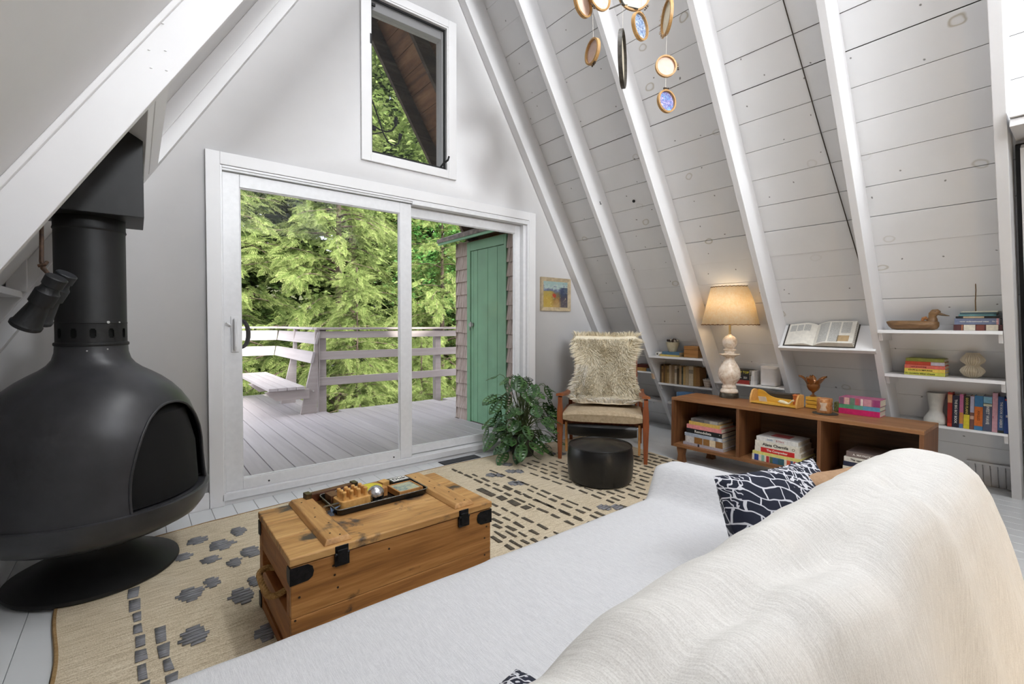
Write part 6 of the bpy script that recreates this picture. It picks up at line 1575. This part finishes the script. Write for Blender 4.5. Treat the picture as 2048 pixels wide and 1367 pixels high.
# ---------------------------------------------------------------- roof overhang
def SRo(s, dep, y): return SR(s, dep-.03, y)
b = MB(); s = .2; rr = random.Random(4)
while s < 5.6:
    b.hexa([SRo(s+.003, 0, .16), SRo(s+.188, 0, .16), SRo(s+.188, 0, 1.56), SRo(s+.003, 0, 1.56), SRo(s+.003, -.02, .16), SRo(s+.188, -.02, .16), SRo(s+.188, -.02, 1.56), SRo(s+.003, -.02, 1.56)]); s += .1913
b.hexa([SRo(.2, -.022, .16), SRo(5.7, -.022, .16), SRo(5.7, -.022, 1.56), SRo(.2, -.022, 1.56), SRo(.2, -.05, .16), SRo(5.7, -.05, .16), SRo(5.7, -.05, 1.56), SRo(.2, -.05, 1.56)])
struct(b, 'roof_overhang', EAVE, 'brown boards of the roof overhang seen through the upper window', 'roof')
def SLo(s, dep, y): return SL(s, dep-.08, y)
b = MB(); b.hexa([SLo(.2, 0, .16), SLo(5.7, 0, .16), SLo(5.7, 0, 1.56), SLo(.2, 0, 1.56), SLo(.2, -.05, .16), SLo(5.7, -.05, .16), SLo(5.7, -.05, 1.56), SLo(.2, -.05, 1.56)])
struct(b, 'roof_overhang', EAVE, 'brown boards of the roof overhang on the stove side', 'roof')
rafter(SRo, 1.50, .045, .15, 'roof_beam', 'outer dark rafter along the edge of the roof overhang', .2, 5.65, EAVE_R)
rafter(SRo, .84, .045, .15, 'roof_beam', 'inner dark rafter under the roof overhang', .2, 5.65, EAVE_R)
# drooping cable with two plugs outside the upper window
cb_ = thing('hanging_cable', 'loose dark cable with plugs hanging outside the upper window', 'cable', (1.48, .30, 2.60))
CBL = plain('cable_dark', (44, 44, 46), .6)
b = MB(); b.tube([(-.16, .05, .55), (.0, 0, .25), (.05, 0, .13), (.085, 0, .03), (.13, 0, -.035), (.18, 0, -.045), (.215, 0, -.02), (.225, 0, .02)], .006, 8); b.build('lead', CBL, cb_)
b = MB(); b.tube([(-.16, .03, .14), (.0, .02, .08), (.06, .02, .06), (.12, .02, .055), (.17, .02, .08), (.20, .02, .13)], .006, 8); b.build('lead', CBL, cb_)
b = MB(); b.tube([(-.16, .03, .01), (-.02, .02, .0), (.09, .02, .045)], .005, 8); b.build('lead', CBL, cb_)
for p, q in (((.20, .02, .12), (.205, .02, .19)), ((.224, 0, .01), (.235, 0, .06))):
    b = MB(); b.tube([p, Vector(p).lerp(Vector(q), .3), q], [.007, .014, .015], 10); b.build('plug', CBL, cb_)

# ---------------------------------------------------------------- trees
def leafmat(name, cs, trans=.35):
    t = NT(name); at = t.new('ShaderNodeAttribute'); at.attribute_name = 'tone'
    c = t.ramp(at.outputs['Fac'], list(zip([0, .35, .7, 1], cs)))
    df = t.new('ShaderNodeBsdfDiffuse'); tr = t.new('ShaderNodeBsdfTranslucent'); mx = t.new('ShaderNodeMixShader'); mx.inputs[0].default_value = trans
    t.link(c, df.inputs[0]); t.link(c, tr.inputs[0]); t.link(df.outputs[0], mx.inputs[1]); t.link(tr.outputs[0], mx.inputs[2]); t.link(mx.outputs[0], t.out.inputs['Surface']); t.n.remove(t.b); return t.m
HEM = leafmat('hemlock_leaf', [(48, 64, 34), (94, 112, 60), (144, 158, 96), (204, 210, 146)])
HEMD = leafmat('far_leaf', [(24, 38, 20), (44, 60, 30), (70, 88, 44), (110, 126, 64)])
BRD = leafmat('broad_leaf', [(52, 96, 50), (84, 136, 72), (120, 170, 96), (156, 200, 120)])
PALE = leafmat('pale_leaf', [(66, 86, 46), (108, 130, 72), (150, 168, 100), (196, 206, 146)])
BARK = wood('bark', (52, 42, 36), (84, 70, 60), (112, 98, 86), 'z', 16, .2, .9, .6)
def quads(name, V, tone, mat, parent):
    """V: (n,4,3)"""
    n = len(V); me = bpy.data.meshes.new(name)
    me.vertices.add(n*4); me.vertices.foreach_set('co', V.reshape(-1).astype(np.float32))
    me.loops.add(n*4); me.loops.foreach_set('vertex_index', np.arange(n*4, dtype=np.int32))
    me.polygons.add(n); me.polygons.foreach_set('loop_start', np.arange(0, n*4, 4, dtype=np.int32))
    me.update(calc_edges=True); me.materials.append(mat)
    a = me.attributes.new('tone', 'FLOAT', 'FACE'); a.data.foreach_set('value', tone.astype(np.float32))
    o = bpy.data.objects.new(name, me); COL.objects.link(o); o.parent = parent; return o
def frond_template(rg, ntw=19, per=5):
    Q = []; T = []
    for i in range(ntw):
        t_ = (i+.6)/ntw; x = t_; 
        for s_ in (-1, 1):
            tl = .30*(1-t_)**.9*(.6+.7*rg.rand()) + .04; ang = rad(48 + 10*rg.rand())
            d_ = np.array([math.cos(ang), s_*math.sin(ang), -.10-.25*rg.rand()]); d_ /= np.linalg.norm(d_)
            nrm = np.cross(d_, [0, 0, 1.]); nrm /= np.linalg.norm(nrm)
            m = max(2, int(per*tl/.3))
            for k in range(m):
                u0 = k/m; u1 = (k+.85)/m
                c0 = np.array([x, 0, -.10*t_*t_]) + d_*tl*u0 + np.array([0, 0, -.10*tl*u0*u0]); c1 = np.array([x, 0, -.10*t_*t_]) + d_*tl*u1 + np.array([0, 0, -.10*tl*u1*u1])
                w_ = .0150*(1-.4*u0); tw = np.array([0, 0, .012*(rg.rand()-.5)])
                Q.append([c0-nrm*w_*.5+tw, c0+nrm*w_*.9-tw, c1+nrm*w_*.5, c1-nrm*w_*.5]); T.append(.25 + .55*u0 + .25*t_*.6 + .15*(rg.rand()-.5))
    return np.array(Q), np.array(T)
def hemlock(name, label, base, height, reach, nbr, seed, dens=7, fl=.55, group='trees beyond the deck', z0=.12, face=None, facew=.0):
    rg = np.random.RandomState(seed); t_ = thing(name, label, 'tree', base, 0, group)
    tb = MB(); tb.tube([(.02*math.sin(z*1.3), .02*math.cos(z), z*height) for z in np.linspace(0, 1, 9)], [max(.015, .11*(height/9)*(1-z)) for z in np.linspace(0, 1, 9)], 9); tb.build('trunk', BARK, t_)
    temps = [frond_template(rg) for _ in range(4)]
    QA = []; TA = []; br = MB()
    for b_ in range(nbr):
        f = z0 + (1-z0)*((b_+rg.rand())/nbr); z = f*height
        L = reach*(1-f)**.75*(.75+.4*rg.rand()) + .12
        az = b_*2.399 + rg.rand()*.6
        if face is not None and rg.rand() < facew: az = face + rg.uniform(-1.2, 1.2)
        rise = .30*f - .05 + .22*rg.randn()*.6
        pts = []
        for k in range(8):
            u = k/7; r_ = L*u
            pts.append(np.array([r_*math.cos(az+.15*u), r_*math.sin(az+.15*u), z + rise*r_ - .30*L*u*u + .04*math.sin(u*5+b_)]))
        br.tube([tuple(p) for p in pts], [max(.003, .016*L*(1-.8*k/7)) for k in range(8)], 5)
        n = int(dens*2.6*(1+L*2.6))
        for k in range(n):
            u = .18 + .82*((k+rg.rand())/n); i = min(6, int(u*7)); w = u*7-i; p = pts[i]*(1-w)+pts[i+1]*w + rg.randn(3)*np.array([.06, .06, .09]); d_ = pts[i+1]-pts[i]; d_ /= np.linalg.norm(d_)
            sd = np.array([-d_[1], d_[0], 0]); sd /= max(1e-6, np.linalg.norm(sd)); sg = 1 if k % 2 else -1
            out = d_*(.55+.5*u) + sd*sg*(.95-.55*u)*(1 if u < .93 else .1) + np.array([0, 0, .12-.75*rg.rand()])
            out /= np.linalg.norm(out); up = np.array([0, 0, 1.]) + .6*rg.randn(3); yv = np.cross(up, out); yv /= np.linalg.norm(yv); zv = np.cross(out, yv)
            s_ = fl*.56*(.45+.9*rg.rand())*(.75+.25*(1-f))
            Q, T = temps[rg.randint(4)]
            M = np.stack([out, yv, zv], 0)*s_
            QA.append(Q @ M + p); TA.append(np.clip(T + .22*(rg.rand()-.5) + .12*(u-.5), 0, 1))
    br.build('branches', BARK, t_, sharp=None)['kind'] = 'stuff'
    o = quads('foliage', np.concatenate(QA), np.concatenate(TA), HEM, t_); o['kind'] = 'stuff'
    return t_
def leafy(name, label, base, height, rx_, ry_, rz_, n, size, mat, seed, group='trees beyond the deck', trunk=True, holes=.0):
    rg = np.random.RandomState(seed); t_ = thing(name, label, 'tree' if trunk else 'shrub', base, 0, group)
    if trunk: MB().tube([(0, 0, 0), (.03, .02, height*.5), (0, 0, height)], [.14, .10, .03], 9).build('trunk', BARK, t_)
    # leaves gathered in clumps
    nc = max(8, n//90); C = rg.randn(nc, 3); C /= np.linalg.norm(C, axis=1)[:, None]; C *= (rg.rand(nc, 1)**.4)
    C = C*np.array([rx_, ry_, rz_]) + np.array([0, 0, height*.62 if trunk else rz_])
    idx = rg.randint(0, nc, n); P = C[idx] + rg.randn(n, 3)*np.array([.20, .20, .13])*min(rx_, 1.6)
    a = rg.randn(n, 3); a[:, 2] *= .45; a /= np.linalg.norm(a, axis=1)[:, None]; up = rg.randn(n, 3)*.6 + np.array([0, 0, 1.]); b_ = np.cross(up, a); b_ /= np.linalg.norm(b_, axis=1)[:, None]
    s_ = size*(.6+.8*rg.rand(n, 1)); w_ = .42
    V = np.stack([P-a*s_*.5, P+b_*s_*w_*.6, P+a*s_*.5, P-b_*s_*w_*.6], 1)
    V[:, 2, 2] -= s_[:, 0]*.15
    P2 = V; o = quads('foliage', P2, np.clip(.35+.45*rg.rand(n)+.2*(rg.rand(nc)[idx]-.5), 0, 1), mat, t_); o['kind'] = 'stuff'; return t_
GZ = -3.0
hemlock('hemlock_tree', 'large drooping hemlock straight beyond the deck bench', (3.35, 6.7, GZ), 10.5, 2.6, 105, 1, 5.4, .62, face=rad(240), facew=.35)
hemlock('hemlock_tree', 'hemlock with low sweeping boughs beyond the long railing', (5.6, 6.3, GZ), 8.2, 2.3, 85, 2, 5.4, .58, face=rad(235), facew=.35)
hemlock('hemlock_tree', 'young hemlock rising close behind the bench corner', (3.05, 4.9, GZ), 5.1, 1.25, 60, 3, 7, .46, face=rad(240), facew=.3)
hemlock('hemlock_tree', 'short bright hemlock filling the gap under the deck rails', (4.1, 4.5, GZ), 3.9, 1.35, 60, 4, 7, .44)
hemlock('hemlock_tree', 'hemlock beyond the near end of the deck bench', (1.2, 7.4, GZ), 9.5, 2.4, 80, 5, 4, .62, face=rad(270), facew=.35)
hemlock('hemlock_tree', 'hemlock behind the green shed', (7.9, 6.0, GZ), 9.5, 2.4, 70, 6, 2.6, .62)
leafy('broadleaf_tree', 'emerald broadleaf tree beside the shed roof', (7.6, 8.6, GZ), 9.5, 1.9, 1.6, 2.9, 12000, .13, BRD, 7)
leafy('broadleaf_tree', 'pale broadleaf tree high behind the hemlocks', (4.9, 10.2, GZ), 14.5, 2.8, 2.2, 4.6, 22000, .17, PALE, 8)
for i, (x, y, h, lab) in enumerate([(.2, 11.5, 13, 'dark far tree beyond the deck corner'), (2.6, 12.0, 15, 'dark far tree behind the large hemlock'), (5.4, 12.5, 14, 'dark far tree behind the low sweeping hemlock'), (8.2, 12.0, 15, 'dark far tree behind the emerald broadleaf'), (11.0, 11.0, 14, 'dark far tree beyond the shed side'), (14.0, 12.5, 14, 'dark far tree deepest beyond the shed'), (-2.2, 12.0, 13, 'dark far tree beyond the stove side of the deck')]):
    leafy('far_tree', lab, (x, y, GZ), h, 2.0, 1.5, h*.45, 16000, .34, HEMD, 20+i, 'dark trees far beyond the deck')
for i, (x, y, lab) in enumerate([(2.3, 6.0, 'low leafy shrub below the bench corner'), (4.9, 5.2, 'low leafy shrub below the long railing'), (6.4, 5.0, 'low leafy shrub below the shed'), (.2, 6.4, 'low leafy shrub beyond the far bench')]):
    leafy('shrub', lab, (x, y, GZ), 2.4, 1.2, .8, 1.1, 6000, .09, HEM, 40+i, 'shrubs under the deck edge', False)
for i, (x, y, lab) in enumerate([(-.6, 9.6, 'dark understory thicket beyond the stove side of the deck'), (1.4, 9.4, 'dark understory thicket behind the bench corner'), (3.4, 9.2, 'dark understory thicket behind the large hemlock'), (5.4, 9.0, 'dark understory thicket behind the low sweeping hemlock'), (7.4, 8.6, 'dark understory thicket behind the green shed roof'), (9.6, 8.0, 'dark understory thicket deepest beyond the shed')]):
    leafy('thicket', lab, (x, y, GZ+.4), 3.0, 1.5, .8, 2.2, 11000, .17, HEMD, 60+i, 'dark thickets beyond the hemlocks', False)
b = MB(); rows = []
for i in range(13):
    rows.append([(-20+i*4, .0+j*3.0, GZ - .2 + .075*max(0, j-2)**2 + .12*math.sin(i*1.7+j)) for j in range(14)])
b.grid(rows); struct(b, 'ground', plain('forest_floor', (52, 56, 30), .95, vary=.4, scale=3), 'brown forest floor sloping up behind the trees', 'ground')
# ---------------------------------------------------------------- light
W = bpy.data.worlds.new('world'); SC.world = W; W.use_nodes = True
nt = W.node_tree; bg = nt.nodes['Background']
sky = nt.nodes.new('ShaderNodeTexSky'); sky.sky_type = 'NISHITA'; sky.sun_disc = False; sky.sun_elevation = rad(52); sky.sun_rotation = rad(200); sky.air_density = 1.0; sky.dust_density = 3.0; sky.ozone_density = 1.0
hs = nt.nodes.new('ShaderNodeHueSaturation'); hs.inputs['Saturation'].default_value = .35
nt.links.new(sky.outputs[0], hs.inputs['Color']); nt.links.new(hs.outputs[0], bg.inputs[0]); bg.inputs[1].default_value = .7
def sun(name, elev, azim, e, ang, c=(1, .96, .88)):
    l = bpy.data.lights.new(name, 'SUN'); l.energy = e; l.angle = rad(ang); l.color = c
    o = bpy.data.objects.new(name, l); COL.objects.link(o)
    dirv = Vector((math.sin(rad(azim))*math.cos(rad(elev)), math.cos(rad(azim))*math.cos(rad(elev)), math.sin(rad(elev))))
    o.rotation_euler = dirv.to_track_quat('Z', 'Y').to_euler(); return o
sun('sun', 50, 170, 9.5, 3)
def area(name, loc, target, sx, sy, e, c=(1, 1, 1), spread=180):
    l = bpy.data.lights.new(name, 'AREA'); l.shape = 'RECTANGLE'; l.size = sx; l.size_y = sy; l.energy = e; l.color = c; l.spread = rad(spread)
    o = bpy.data.objects.new(name, l); COL.objects.link(o); o.location = loc
    o.rotation_euler = (Vector(loc) - Vector(target)).to_track_quat('Z', 'Y').to_euler(); return o
# fill light added behind the camera, set in the invented slope frame
q0 = SL(3.94, .04, -5.5); nn0 = (.854, 0, -.52)
area('slope_fill_light', q0, tuple(Vector(q0)+Vector(nn0)), 2.2, 1.55, 95, (.93, .97, 1))
area('ridge_fill_light', (1.634, -2.6, 4.25), (1.634, -2.6, 0), .25, 3.0, 46, (.96, .98, 1))  # added fill for the dim chair corner, with no lamp at the ridge
area('back_fill_light', (1.25, YB+.02, 3.18), (1.5, -1, 1.4), .46, .75, 150, (.93, .97, 1))  # added fill for the end wall and stove rafter, at the invented window
def point(name, loc, e, c, r=.06):
    l = bpy.data.lights.new(name, 'POINT'); l.energy = e; l.color = c; l.shadow_soft_size = r
    o = bpy.data.objects.new(name, l); COL.objects.link(o); o.location = loc; return o
point('warm_fill_light', (1.5, -4.2, .35), 15, (1, .74, .44), .12)  # added warm fill that tints the sofa back tan
SC.view_settings.view_transform = 'Standard'; SC.view_settings.look = 'None'; SC.view_settings.gamma = 1; SC.view_settings.use_curve_mapping = False
SC.view_settings.exposure = 0.20
SC.cycles.use_denoising = True
SC.cycles.use_adaptive_sampling = True; SC.cycles.adaptive_threshold = .06; SC.cycles.adaptive_min_samples = 16
SC.cycles.max_bounces = 7; SC.cycles.diffuse_bounces = 4; SC.cycles.transmission_bounces = 4; SC.cycles.glossy_bounces = 3; SC.cycles.transparent_max_bounces = 12
SC.cycles.sample_clamp_indirect = 6
